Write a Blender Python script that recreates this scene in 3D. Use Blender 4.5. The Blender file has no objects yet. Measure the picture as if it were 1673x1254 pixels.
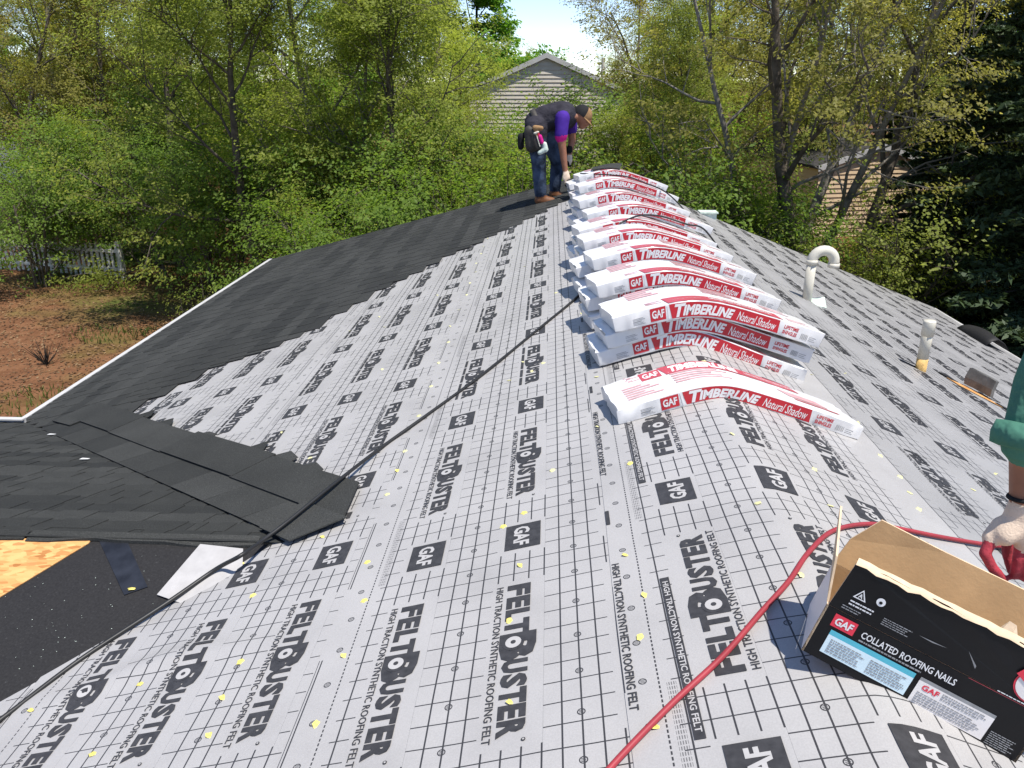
import bpy, bmesh, math, random
import numpy as np
from mathutils import Vector, Matrix, Quaternion
from math import radians, sin, cos, pi
random.seed(7)
SC = bpy.context.scene
COL = SC.collection

# ------------------------------------------------------------------ camera, sky, sun, exposure
cam_d = bpy.data.cameras.new('camera'); cam = bpy.data.objects.new('camera', cam_d); COL.objects.link(cam)
CAMLOC = np.array([-0.68, 0.0, 1.32]); PITCH = radians(21.0); YAW = radians(2.61); FPX = 1300.0
cam.location = CAMLOC; cam.rotation_euler = (radians(90) - PITCH, 0, YAW)
cam_d.sensor_width = 36; cam_d.sensor_fit = 'HORIZONTAL'; cam_d.lens = FPX / 1673 * 36
cam_d.clip_start = .05; cam_d.clip_end = 2000
SC.camera = cam
SUN = Vector((0.28, -0.23, 0.93)).normalized()
w = bpy.data.worlds.new('World'); SC.world = w; w.use_nodes = True
nt = w.node_tree; nt.nodes.clear()
sky = nt.nodes.new('ShaderNodeTexSky'); sky.sky_type = 'NISHITA'; sky.sun_disc = False
sky.sun_elevation = math.asin(SUN.z); sky.sun_rotation = math.atan2(SUN.x, SUN.y)
sky.altitude = 3500; sky.air_density = 1.0; sky.dust_density = 0.15; sky.ozone_density = 1.2
bg = nt.nodes.new('ShaderNodeBackground'); bg.inputs[1].default_value = 0.15
out = nt.nodes.new('ShaderNodeOutputWorld')
tint = nt.nodes.new('ShaderNodeMix'); tint.data_type = 'RGBA'; tint.blend_type = 'MULTIPLY'; tint.inputs[0].default_value = 1.; tint.inputs[7].default_value = (1, .95, .97, 1)
nt.links.new(sky.outputs[0], tint.inputs[6]); nt.links.new(tint.outputs[2], bg.inputs[0]); nt.links.new(bg.outputs[0], out.inputs[0])
sl = bpy.data.lights.new('sun', 'SUN'); sl.energy = 4.4; sl.angle = radians(0.55); sl.color = (1, .955, .88)
so = bpy.data.objects.new('sun', sl); COL.objects.link(so); so.rotation_euler = SUN.to_track_quat('Z', 'Y').to_euler()
SC.view_settings.view_transform = 'Standard'; SC.view_settings.look = 'None'
SC.view_settings.exposure = 0.58; SC.view_settings.gamma = 1.0; SC.view_settings.use_curve_mapping = False
SC.cycles.max_bounces = 7; SC.cycles.transparent_max_bounces = 4

# ------------------------------------------------------------------ survey helpers: sight lines of the photograph -> points on real planes
PL, PR = .27, .385
RX, RZ = .08, .0216                             # where the two planes meet
KL, KR = math.hypot(1, PL), math.hypot(1, PR)
def ray(px, py):
    r = px - 836.5; d = py - 627.0
    D = FPX * sin(PITCH) + d * cos(PITCH); F = FPX * cos(PITCH) - d * sin(PITCH)
    return np.array([r * cos(YAW) - F * sin(YAW), F * cos(YAW) + r * sin(YAW), -D])
def onplane(px, py, n, d0=0.):
    v = ray(px, py); n = np.array(n, float); return CAMLOC + v * ((d0 - n @ CAMLOC) / (n @ v))
def onL(px, py, h=0.): return onplane(px, py, (-PL, 0, 1), h)
def onR(px, py, h=0.): return onplane(px, py, (PR, 0, 1), h + RZ + PR * RX)
def at(px, py, Y):
    v = ray(px, py); return CAMLOC + v * (Y / v[1])

# ------------------------------------------------------------------ naming helpers
def tag(o, label=None, cat=None, group=None, kind=None):
    if label: o['label'] = label
    if cat: o['category'] = cat
    if group: o['group'] = group
    if kind: o['kind'] = kind
    return o
def link(o, parent=None):
    COL.objects.link(o)
    if parent is not None: o.parent = parent
    return o
def empty(name, loc=(0, 0, 0), rz=0., parent=None):
    o = bpy.data.objects.new(name, None); o.location = loc; o.rotation_euler = (0, 0, rz); o.empty_display_size = .1
    return link(o, parent)
def mobj(name, me, parent=None, loc=None, rot=None):
    o = bpy.data.objects.new(name, me)
    if loc is not None: o.location = loc
    if rot is not None: o.rotation_euler = rot
    return link(o, parent)
def mesh(name, V, F, mats, fm=None, smooth=False, uv=None):
    me = bpy.data.meshes.new(name)
    me.from_pydata([tuple(map(float, v)) for v in V], [], [tuple(map(int, f)) for f in F])
    for m in (mats if isinstance(mats, (list, tuple)) else [mats]): me.materials.append(m)
    if fm is not None: me.polygons.foreach_set('material_index', np.asarray(fm, np.int32))
    if smooth: me.polygons.foreach_set('use_smooth', np.ones(len(me.polygons), bool))
    if uv is not None:
        uvl = me.uv_layers.new(name='UVMap'); li = np.zeros(len(me.loops), np.int32)
        me.loops.foreach_get('vertex_index', li)
        uvl.data.foreach_set('uv', np.asarray(uv, np.float32)[li].ravel())
    me.update(); return me
def quadmesh(name, V, Q, mats, fattr=None, smooth=False):
    """fast numpy mesh of quads"""
    V = np.asarray(V, np.float32); Q = np.asarray(Q, np.int32)
    me = bpy.data.meshes.new(name); n = len(Q)
    me.vertices.add(len(V)); me.vertices.foreach_set('co', V.ravel())
    me.loops.add(n * 4); me.loops.foreach_set('vertex_index', Q.ravel())
    me.polygons.add(n); me.polygons.foreach_set('loop_start', np.arange(n, dtype=np.int32) * 4)
    if smooth: me.polygons.foreach_set('use_smooth', np.ones(n, bool))
    for m in (mats if isinstance(mats, (list, tuple)) else [mats]): me.materials.append(m)
    if fattr is not None:
        a = me.attributes.new('tone', 'FLOAT', 'FACE'); a.data.foreach_set('value', np.asarray(fattr, np.float32))
    me.update(calc_edges=True); return me
class MB:
    """collects boxes / prisms / tubes into one mesh"""
    def __init__(s): s.V = []; s.F = []; s.M = []
    def add(s, V, F, m=0):
        b = len(s.V); s.V += [tuple(v) for v in V]; s.F += [tuple(i + b for i in f) for f in F]; s.M += [m] * len(F)
    def box(s, c, d, m=0, R=None):
        c = Vector(c); x, y, z = d[0] / 2, d[1] / 2, d[2] / 2
        P = [Vector((i * x, j * y, k * z)) for k in (-1, 1) for j in (-1, 1) for i in (-1, 1)]
        if R is not None: P = [R @ p for p in P]
        s.add([c + p for p in P], [(0, 2, 3, 1), (4, 5, 7, 6), (0, 1, 5, 4), (2, 6, 7, 3), (0, 4, 6, 2), (1, 3, 7, 5)], m)
    def quadslab(s, P, t, m=0, n=None):
        """P: 4 corners (counter-clockwise from above), extruded down by t along n"""
        P = [Vector(p) for p in P]; n = Vector(n) if n is not None else (P[1] - P[0]).cross(P[2] - P[0]).normalized()
        k = len(P); V = P + [p - n * t for p in P]
        F = [tuple(range(k)), tuple(range(2 * k - 1, k - 1, -1))] + [(i, i + k, (i + 1) % k + k, (i + 1) % k) for i in range(k)]
        s.add(V, F, m)
    def tube(s, P, r, n=8, m=0, cap=True):
        P = [Vector(p) for p in P]; k = len(P)
        r = r if isinstance(r, (list, tuple)) else [r] * k
        up = None; V = []
        for i, p in enumerate(P):
            t = (P[min(i + 1, k - 1)] - P[max(i - 1, 0)]).normalized()
            if up is None: up = t.orthogonal().normalized()
            up = (up - t * up.dot(t)).normalized(); b = t.cross(up)
            V += [p + (up * cos(2 * pi * j / n) + b * sin(2 * pi * j / n)) * r[i] for j in range(n)]
        F = [(i * n + j, i * n + (j + 1) % n, (i + 1) * n + (j + 1) % n, (i + 1) * n + j) for i in range(k - 1) for j in range(n)]
        if cap: F += [tuple(range(n - 1, -1, -1)), tuple(range((k - 1) * n, k * n))]
        s.add(V, F, m)
    def me(s, name, mats, smooth=False, uv=None): return mesh(name, s.V, s.F, mats, s.M, smooth, uv)
    def build(s, name, mats, parent=None, smooth=False, loc=None, rot=None): return mobj(name, s.me(name, mats, smooth), parent, loc, rot)
def smooth_line(P, n=8):
    """Catmull-Rom through the points"""
    P = [np.array(p, float) for p in P]; P = [2 * P[0] - P[1]] + P + [2 * P[-1] - P[-2]]; o = []
    for i in range(1, len(P) - 2):
        a, b, c, d = P[i - 1:i + 3]
        for j in range(n):
            t = j / n
            o.append(.5 * (2 * b + (c - a) * t + (2 * a - 5 * b + 4 * c - d) * t * t + (3 * b - a - 3 * c + d) * t ** 3))
    o.append(P[-2]); return o

# ------------------------------------------------------------------ materials
class E_:
    """small expression builder over math nodes"""
    def __init__(s, nt, sock): s.nt = nt; s.k = sock
    def op(s, o, *a):
        n = s.nt.nodes.new('ShaderNodeMath'); n.operation = o
        for i, v in enumerate((s,) + a):
            if isinstance(v, E_): s.nt.links.new(v.k, n.inputs[i])
            else: n.inputs[i].default_value = v
        return E_(s.nt, n.outputs[0])
    def __add__(s, o): return s.op('ADD', o)
    def __sub__(s, o): return s.op('SUBTRACT', o)
    def __mul__(s, o): return s.op('MULTIPLY', o)
    def lt(s, o): return s.op('LESS_THAN', o)
    def gt(s, o): return s.op('GREATER_THAN', o)
    def abs(s): return s.op('ABSOLUTE')
    def fr(s): return s.op('FRACT')
    def mx(s, o): return s.op('MAXIMUM', o)
    def inv(s): return (s * -1.0) + 1.0
    def per(s, p, off=0.): # distance to nearest multiple of p
        return ((((s - off) * (1. / p)) + 100.5).fr() - .5).abs() * p
def newmat(name, rough=.6, spec=.3):
    m = bpy.data.materials.new(name); m.use_nodes = True; nt = m.node_tree
    b = nt.nodes['Principled BSDF']; b.inputs['Roughness'].default_value = rough; b.inputs['Specular IOR Level'].default_value = spec
    return m, nt, b
def noise(nt, scale, detail=3., rough=.55, coord='Object', vec=None):
    n = nt.nodes.new('ShaderNodeTexNoise'); n.inputs['Scale'].default_value = scale
    n.inputs['Detail'].default_value = detail; n.inputs['Roughness'].default_value = rough
    if vec is None:
        t = nt.nodes.new('ShaderNodeTexCoord'); vec = t.outputs[coord]
    nt.links.new(vec, n.inputs['Vector']); return n.outputs['Fac']
def ramp(nt, fac, stops):
    r = nt.nodes.new('ShaderNodeValToRGB'); e = r.color_ramp.elements
    while len(e) < len(stops): e.new(.5)
    for i, (p, c) in enumerate(stops): e[i].position = p; e[i].color = (*c, 1)
    nt.links.new(fac, r.inputs[0]); return r.outputs[0]
def mixc(nt, fac, a, b, mode='MIX'):
    n = nt.nodes.new('ShaderNodeMix'); n.data_type = 'RGBA'; n.blend_type = mode
    for i, v in ((0, fac), (6, a), (7, b)):
        if isinstance(v, E_): v = v.k
        if isinstance(v, (int, float)): n.inputs[i].default_value = v
        elif isinstance(v, tuple): n.inputs[i].default_value = (*v, 1)
        else: nt.links.new(v, n.inputs[i])
    return n.outputs[2]
def bump(nt, b, h, strength=.3, dist=.01):
    n = nt.nodes.new('ShaderNodeBump'); n.inputs['Strength'].default_value = strength; n.inputs['Distance'].default_value = dist
    nt.links.new(h, n.inputs['Height']); nt.links.new(n.outputs[0], b.inputs['Normal'])
def mat(name, c, rough=.6, spec=.3, var=.15, scale=8., bmp=0., bscale=60., bdist=.005, metal=0.):
    m, nt, b = newmat(name, rough, spec); b.inputs['Metallic'].default_value = metal
    lo = tuple(max(0, x * (1 - var)) for x in c); hi = tuple(min(1, x * (1 + var)) for x in c)
    nt.links.new(ramp(nt, noise(nt, scale, 5.), [(.3, lo), (.7, hi)]), b.inputs['Base Color'])
    if bmp: bump(nt, b, noise(nt, bscale, 3.), bmp, bdist)
    return m
INK = (.042, .041, .043)
def felt_material(name, c):
    m, nt, b = newmat(name, .42, .35)
    uv = nt.nodes.new('ShaderNodeUVMap'); uv.uv_map = 'UVMap'
    sp = nt.nodes.new('ShaderNodeSeparateXYZ'); nt.links.new(uv.outputs[0], sp.inputs[0])
    q, v = E_(nt, sp.outputs[0]), E_(nt, sp.outputs[1])      # q: metres across the roll from its lap line, v: metres along from the start of a word
    vm = (v * (1 / 1.215) + 100.).fr() * 1.215
    col = q.per(.357, .172)                                   # distance to nearest column axis
    inword = (vm - .318).abs().lt(.345).mx((vm - 1.533).abs().lt(.345)) * col.lt(.085)
    inlogo = (vm - .925).abs().lt(.1) * col.lt(.085)
    blank = inword.mx(inlogo)
    ingrid = q.gt(-.005) * q.lt(1.10)
    lines = q.per(.051, .0).lt(.0024).mx(v.per(.0759, .02).lt(.0019)) * blank.inv() * q.gt(.03)
    dash = q.abs().lt(.0022) * v.per(.016).lt(.0052)
    # numbered rounds every 15 cm: a ring with two strokes
    def ring(qc, off):
        dq = q - qc; dv = ((((v - off) * (1 / .15)) + 100.5).fr() - .5) * .15
        rr = (dq * dq + dv * dv).op('SQRT')
        return ((rr - .0095).abs().lt(.0016)).mx(rr.lt(.008) * dv.per(.0045).lt(.0011) * dq.abs().lt(.006))
    rings = ring(-.04, .03).mx(ring(.355, .0)).mx(ring(.712, .05))
    bars = (q + .088).abs().lt(.0022) * ((v * (1 / .81) + 50.).fr().lt(.55))
    bars = bars.mx((q + .097).abs().lt(.0012) * ((v * (1 / .81) + 50.).fr().lt(.55)))
    fine = ((q - .03).abs().lt(.012) * (q.per(.006).lt(.0014)) * ((v * 63.).fr().lt(.72)) * ((v * (1 / 1.215) + .35).fr().lt(.36)))
    ink = (lines * ingrid).mx(dash).mx(rings).mx(bars).mx(fine * .7)
    n1 = noise(nt, 2.5, 6., .6); n2 = noise(nt, 240., 2., .5)
    basec = ramp(nt, n1, [(.28, tuple(x * .84 for x in c)), (.46, tuple(x * .95 for x in c)), (.6, c), (.8, tuple(min(1, x * 1.05) for x in c))])
    basec = mixc(nt, .22, basec, ramp(nt, n2, [(.3, (.5, .5, .5)), (.7, (1, 1, 1))]), 'MULTIPLY')
    nt.links.new(mixc(nt, ink, basec, INK), b.inputs['Base Color'])
    bump(nt, b, n2, .12, .002)
    return m
M = {}
M['felt'] = felt_material('printed_felt', (.405, .392, .382))
M['felt_shaded'] = felt_material('printed_felt_shaded', (.335, .328, .322))  # same felt on the right slope, that slope's shade painted into its colour
M['ink'] = mat('felt_ink', INK, .5, .3, .25, 40.)
M['feltlight'] = mat('felt_bare', (.405, .392, .382), .45, .3, .08, 20.)
def shingle_material():
    m, nt, b = newmat('asphalt_granules', .92, .15)
    oi = nt.nodes.new('ShaderNodeObjectInfo')
    t = nt.nodes.new('ShaderNodeTexCoord')
    rnd = E_(nt, oi.outputs['Random'])
    big = E_(nt, noise(nt, 3.5, 3., .5, vec=t.outputs['Object']))
    fac = (rnd * .55 + big * .6)
    c = ramp(nt, fac.k, [(.15, (.024, .025, .0245)), (.5, (.036, .037, .035)), (.9, (.052, .053, .050))])
    g = noise(nt, 190., 3., .8, vec=t.outputs['Object'])
    c = mixc(nt, .75, c, ramp(nt, g, [(.3, (.35, .35, .35)), (.60, (1.2, 1.2, 1.2)), (.72, (2.8, 2.8, 2.75))]), 'MULTIPLY')
    nt.links.new(c, b.inputs['Base Color']); bump(nt, b, g, .5, .004); return m
M['shingle'] = shingle_material()
M['tab'] = shingle_material(); M['tab'].name = 'asphalt_granules_tab'
M['scuff'] = mat('pale_scuffed_granules', (.10, .10, .095), .95, .1, .6, 22., .4, 300.)
M['white_trim'] = mat('white_trim', (.50, .49, .475), .45, .3, .08, 5.)
M['deck'] = mat('roof_deck', (.3, .22, .13), .8, .2, .3, 6.)
def osb():
    m, nt, b = newmat('osb_strands', .75, .25)
    t = nt.nodes.new('ShaderNodeTexCoord'); mp = nt.nodes.new('ShaderNodeMapping'); mp.inputs['Scale'].default_value = (.8, 2.4, 1)
    nt.links.new(t.outputs['Object'], mp.inputs[0])
    vo = nt.nodes.new('ShaderNodeTexVoronoi'); vo.inputs['Scale'].default_value = 34.; nt.links.new(mp.outputs[0], vo.inputs['Vector'])
    nz = nt.nodes.new('ShaderNodeTexNoise'); nz.inputs['Scale'].default_value = 9.; nt.links.new(t.outputs['Object'], nz.inputs[0])
    c = ramp(nt, E_(nt, vo.outputs['Color']).k, [(.1, (.36, .15, .045)), (.35, (.55, .28, .10)), (.7, (.66, .38, .15)), (.95, (.44, .20, .07))])
    c = mixc(nt, .5, c, ramp(nt, nz.outputs[0], [(.3, (.75, .7, .6)), (.7, (1.1, 1.1, 1.1))]), 'MULTIPLY')
    nt.links.new(c, b.inputs['Base Color']); return m
M['osb'] = osb()
def tarpaper():
    m, nt, b = newmat('black_underlayment', .6, .25)
    g = noise(nt, 120., 2., .5)
    nt.links.new(ramp(nt, g, [(.3, (.016, .015, .015)), (.68, (.024, .023, .023)), (.80, (.05, .05, .05))]), b.inputs['Base Color'])
    bump(nt, b, noise(nt, 5., 4.), .25, .02); return m
M['tar'] = tarpaper()
M['yellow'] = mat('yellow_plastic', (.70, .60, .15), .5, .4, .25, 90.)
M['yellow_pale'] = mat('pale_yellow_plastic', (.62, .60, .30), .5, .4, .15, 30.)
M['pvc'] = mat('cream_pvc', (.60, .565, .47), .35, .4, .07, 6.)
M['pvc_stain'] = mat('stained_pvc', (.62, .40, .14), .6, .3, .35, 25.)
M['lead'] = mat('weathered_lead', (.13, .125, .115), .6, .4, .35, 12., .3, 30.)
M['flash'] = mat('white_flashing', (.55, .63, .55), .5, .3, .2, 20.)
M['rubber'] = mat('black_rubber', (.018, .018, .018), .45, .4, .2, 10.)
M['hose_red'] = mat('red_hose_rubber', (.30, .034, .044), .5, .35, .15, 10.)
M['wrap'] = mat('white_plastic_wrap', (.72, .71, .70), .26, .5, .05, 6., .35, 14., .005)
M['red'] = mat('red_print', (.50, .022, .035), .3, .5, .08, 6.)
M['red_dull'] = mat('dull_red_print', (.46, .07, .09), .35, .4, .12, 6.)
M['white_ink'] = mat('white_print', (.76, .75, .74), .35, .4, .03, 6.)
M['pink'] = mat('faint_pink_print', (.58, .33, .34), .35, .4, .12, 25.)
M['grey_ink'] = mat('grey_print', (.28, .28, .28), .5, .3, .2, 30.)
M['card'] = mat('cardboard', (.42, .27, .14), .85, .15, .12, 9., .15, 90.)
M['card_edge'] = mat('torn_cardboard', (.66, .50, .34), .9, .1, .15, 30.)
M['black_gloss'] = mat('black_printed_card', (.006, .006, .007), .30, .28, .2, 5., .25, 9., .01)
M['label_blue'] = mat('pale_blue_label', (.66, .80, .84), .4, .3, .03, 9.)
M['teal'] = mat('teal_strip', (.10, .46, .56), .4, .3, .05, 9.)
M['label_white'] = mat('cream_label', (.80, .75, .71), .4, .3, .03, 9.)
M['bright_red'] = mat('bright_red_print', (.72, .04, .07), .4, .4, .05, 9.)
M['paper'] = mat('brown_paper', (.58, .47, .35), .85, .1, .15, 12., .4, 20., .01)

# ------------------------------------------------------------------ noise and roof surface
_rs = np.random.RandomState(3); _LAT = _rs.rand(256, 256)
def vn(x, y, o=0):
    x = np.asarray(x, float) + 37.3 * o + 1000; y = np.asarray(y, float) + 11.7 * o + 1000
    i = np.floor(x).astype(int); j = np.floor(y).astype(int); u = x - i; v = y - j
    u = u * u * (3 - 2 * u); v = v * v * (3 - 2 * v)
    g = lambda a, b: _LAT[a % 256, b % 256]
    return ((g(i, j) * (1 - u) + g(i + 1, j) * u) * (1 - v) + (g(i, j + 1) * (1 - u) + g(i + 1, j + 1) * u) * v) * 2 - 1
RR = .055
def roofz(x, r=RR): u = x - RX; return RZ - .0575 * u - .3275 * np.sqrt(u * u + r * r)
def felt_h(x, y):
    h = .0045 * vn(x * 1.7, y * 1.3, 1) + .0016 * vn(x * 5, y * 4, 2) + .0026 * vn(x * 2.0, y * 7, 3) + .0016 * vn(x * 8, y * 2.2, 4)
    # a fold across the lower rolls near the open valley, and slack over the ridge
    f = y - 2.10 - .10 * (x + 1.8) - .03 * np.sin(x * 9)
    h = h + .016 * np.exp(-(f / .05) ** 2) * np.exp(-((x + 1.95) / .42) ** 2)
    h = h + .006 * np.sin(y * 13 + 3 * vn(x * 2, y * 2, 5)) * np.exp(-((x - .18) / .22) ** 2) * np.exp(-((y - 2.3) / 1.3) ** 2)
    return h + .008
def s2x(s):
    """signed distance along the slope from the ridge -> world x"""
    s = np.asarray(s, float); return np.where(s < 0, s / KL, s / KR)
CR = (-1.73, 2.77, -.466); CP = .285           # cross gable: ridge start and pitch

# ------------------------------------------------------------------ lettering
_tc = {}
def text2d(body, bold=0., shear=0., res=2, space=1.):
    k = (body, bold, shear, res, space)
    if k in _tc: return _tc[k]
    cu = bpy.data.curves.new('t', 'FONT'); cu.body = body; cu.offset = bold; cu.shear = shear; cu.resolution_u = res
    cu.space_character = space; cu.fill_mode = 'FRONT'
    o = bpy.data.objects.new('t', cu); COL.objects.link(o)
    dg = bpy.context.evaluated_depsgraph_get(); ev = o.evaluated_get(dg); me = ev.to_mesh()
    V = np.array([v.co[:2] for v in me.vertices], float); F = [tuple(p.vertices) for p in me.polygons]
    ev.to_mesh_clear(); bpy.data.objects.remove(o); bpy.data.curves.remove(cu)
    lo = V.min(0); hi = V.max(0); V = (V - lo) / (hi - lo)
    _tc[k] = (V, F, (hi[0] - lo[0]) / (hi[1] - lo[1])); return _tc[k]
def cut2d(V, F, nx, ny):
    """slice a flat mesh of the unit square so that it can bend"""
    bm = bmesh.new(); vs = [bm.verts.new((v[0], v[1], 0)) for v in V]
    for f in F:
        try: bm.faces.new([vs[i] for i in f])
        except ValueError: pass
    for i in range(1, nx):
        bmesh.ops.bisect_plane(bm, geom=bm.verts[:] + bm.edges[:] + bm.faces[:], plane_co=(i / nx, 0, 0), plane_no=(1, 0, 0))
    for i in range(1, ny):
        bmesh.ops.bisect_plane(bm, geom=bm.verts[:] + bm.edges[:] + bm.faces[:], plane_co=(0, i / ny, 0), plane_no=(0, 1, 0))
    bm.verts.index_update(); V2 = np.array([v.co[:2] for v in bm.verts]); F2 = [tuple(v.index for v in f.verts) for f in bm.faces]
    bm.free(); return V2, F2
def grid2d(nx, ny):
    V = np.array([(i / nx, j / ny) for j in range(ny + 1) for i in range(nx + 1)])
    F = [(j * (nx + 1) + i, j * (nx + 1) + i + 1, (j + 1) * (nx + 1) + i + 1, (j + 1) * (nx + 1) + i) for j in range(ny) for i in range(nx)]
    return V, F
def disc2d(n=20): return np.array([(.5 + .5 * cos(2 * pi * i / n), .5 + .5 * sin(2 * pi * i / n)) for i in range(n)]), [tuple(range(n))]
class Print:
    """flat marks in a design space (a: along the writing, b: up) -> list of (V2, F, material index, layer)"""
    def __init__(s): s.items = []
    def put(s, VF, x0, y0, x1, y1, m=0, layer=0, shear=0.):
        V, F = VF[0], VF[1]; P = np.empty_like(V); P[:, 0] = x0 + V[:, 0] * (x1 - x0) + shear * V[:, 1]; P[:, 1] = y0 + V[:, 1] * (y1 - y0)
        s.items.append((P, F, m, layer)); return s
def felt_word(near=True):
    """FELTBUSTER, .637 long, letters .076 high"""
    P = Print(); L = .637; H = .076
    nx = 7 if near else 2
    def t(body, bold, n): V, F, a = text2d(body, bold); return cut2d(V, F, n, 2 if near else 1) if near else (V, F)
    for ch, x0, x1 in (('F', 0, .056), ('E', .062, .116), ('L', .122, .172), ('T', .169, .236), ('U', .345, .399), ('S', .404, .456), ('T', .458, .514), ('E', .518, .566), ('R', .571, .628)):
        P.put(t(ch, .055, 2 if near else 1), x0, 0, x1, H, 0, 1)
    P.put(t('B', .05, 4 if near else 1), .232, -.012, .350, H * 1.30, 0, 1)
    P.put(disc2d(20), .238, -.004, .306, .064, 0, 2); P.put(disc2d(18), .248, .006, .296, .054, 1, 3); P.put(disc2d(10), .264, .022, .280, .038, 0, 4)
    if near:
        V, F, a = text2d('HIGH TRACTION SYNTHETIC ROOFING FELT', .012); P.put(cut2d(V, F, 16, 1), 0, -.036, L + .004, -.013, 0, 1)
        P.put(disc2d(10), L + .0, H - .01, L + .012, H + .002, 0, 1); P.put(disc2d(8), L + .003, H - .007, L + .009, H - .001, 1, 2)
    else:
        for i in range(5): P.put(grid2d(1, 1), i * .128, -.034, i * .128 + .108, -.018, 0, 1)
    return P
def felt_logo(near=True):
    P = Print(); P.put(grid2d(4 if near else 2, 4 if near else 2), 0, 0, .155, .128, 0, 1)
    V, F, a = text2d('GAF', .035); P.put(cut2d(V, F, 3, 2) if near else (V, F), .018, .030, .137, .088, 1, 2); return P
WORD = (felt_word(True), felt_word(False)); LOGO = (felt_logo(True), felt_logo(False))

# ------------------------------------------------------------------ THE HOUSE WE STAND ON
house = tag(empty('house', (0, 0, -4.1)), 'low house whose pitched roof is half covered with grey printed underlayment and dark shingles', 'house')
H0 = Vector((0, 0, 4.1))                        # children use world coordinates + this
def hme(name, me, parent=house): return mobj(name, me, parent, H0 if parent is house else None)
Y0, Y1, XL, XR = -3.2, 12.15, -5.0, 5.28
# sheathing slabs
mb = MB(); zz = lambda x: float(roofz(x)) - .012
mb.quadslab([(XL, Y0, zz(XL)), (RX, Y0, zz(RX)), (RX, Y1, zz(RX)), (XL, Y1, zz(XL))], .03); hme('roof_deck', mb.me('roof_deck', M['deck']))
mb = MB(); mb.quadslab([(RX, Y0, zz(RX)), (XR, Y0, zz(XR)), (XR, Y1, zz(XR)), (RX, Y1, zz(RX))], .03); hme('roof_deck', mb.me('roof_deck', M['deck']))
# cross gable: far slope and near slope, wedge-shaped, running out to the left
XC = -8.6; ye = 5.72; xe = -4.9
cz = lambda y: CR[2] - CP * abs(y - CR[1])
mb = MB(); mb.quadslab([(XC, CR[1], cz(CR[1])), (CR[0], CR[1], cz(CR[1])), (xe, ye, cz(ye)), (XC, ye, cz(ye))], .03); crossdeck = hme('roof_deck', mb.me('roof_deck', M['deck']))
yn = -.2
mb = MB(); mb.quadslab([(XC, yn, cz(yn)), (xe, yn, cz(yn)), (CR[0], CR[1] - .004, cz(CR[1])), (XC, CR[1] - .004, cz(CR[1]))], .03); neardeck = hme('roof_deck', mb.me('roof_deck', M['tar']))
# walls under the eaves
sid = mat('house_siding', (.55, .52, .46), .6, .3, .08, 4.)
M['siding'] = sid
def clapboard_wall(a, b, z0, z1fun, m, step=.12, depth=.012):
    """wall between plan points a and b of overlapping boards; z1fun(t) gives the top"""
    mb = MB(); a = Vector((*a, 0)); b = Vector((*b, 0)); d = (b - a).normalized(); n = Vector((d.y, -d.x, 0))
    zt = max(z1fun(t / 20) for t in range(21)); k = int((zt - z0) / step) + 1; Ln = (b - a).length
    for i in range(k):
        za, zb = z0 + i * step, z0 + (i + 1) * step
        ts = [t / 40 for t in range(41) if z1fun(t / 40) > za + step * .5]
        if not ts: continue
        p, q = a + d * Ln * ts[0], a + d * Ln * ts[-1]
        mb.add([p + n * depth + Vector((0, 0, za)), q + n * depth + Vector((0, 0, za)), q + Vector((0, 0, zb)), p + Vector((0, 0, zb)), p + Vector((0, 0, za)), q + Vector((0, 0, za))],
               [(0, 1, 2, 3), (4, 5, 1, 0)])
    return mb
hz = lambda xa, xb: (lambda t: float(roofz(xa + (xb - xa) * t)) - .08)
for nm, a, b, f in (('wall', (4.8, 11.7), (-4.5, 11.7), hz(4.8, -4.5)), ('wall', (-4.5, 11.7), (-4.5, 5.4), lambda t: -1.34), ('wall', (-4.5, 5.4), (-8.4, 5.4), lambda t: -1.32), ('wall', (4.8, -3), (4.8, 11.7), lambda t: -1.95)):
    hme(nm, clapboard_wall(a, b, -4.1, f, sid).me('wall', sid))
# eave trim: white drip edges, fascia
def trim(P, Q, hgt=.11, th=.02, up=.012, outv=(-1, 0, 0)):
    P = Vector(P); Q = Vector(Q); o = Vector(outv); mb = MB()
    mb.quadslab([P + o * th + Vector((0, 0, up)), Q + o * th + Vector((0, 0, up)), Q - o * .03 + Vector((0, 0, up + .004)), P - o * .03 + Vector((0, 0, up + .004))], .012, n=(0, 0, 1))
    mb.quadslab([P + o * th * .8 + Vector((0, 0, up - .0125)), Q + o * th * .8 + Vector((0, 0, up - .0125)), Q + Vector((0, 0, up - .0125)), P + Vector((0, 0, up - .0125))], hgt, n=(0, 0, 1))
    return mb.me('drip_edge', M['white_trim'])
hme('drip_edge', trim((XL - .02, 5.72, zz(XL) + .035), (XL - .02, Y1, zz(XL) + .035), th=.02))
hme('drip_edge', trim((XC, ye + .04, cz(ye) + .03), (xe - .02, ye + .04, cz(ye) + .03), th=.028, outv=(0, 1, 0)))
hme('drip_edge', trim((XR, Y0, zz(XR) + .005), (XR, Y1, zz(XR) + .005), outv=(1, 0, 0), up=.006))
mb = MB(); mb.quadslab([(XL, Y1, zz(XL) - .01), (RX, Y1, zz(RX) - .01), (RX, Y1 + .02, zz(RX) - .01), (XL, Y1 + .02, zz(XL) - .01)], .15, n=(0, 0, 1)); hme('rake_board', mb.me('rake_board', M['white_trim']))
mb = MB(); mb.quadslab([(RX, Y1, zz(RX) - .01), (XR, Y1, zz(XR) - .01), (XR, Y1 + .02, zz(XR) - .01), (RX, Y1 + .02, zz(RX) - .01)], .15, n=(0, 0, 1)); hme('rake_board', mb.me('rake_board', M['white_trim']))

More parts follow.
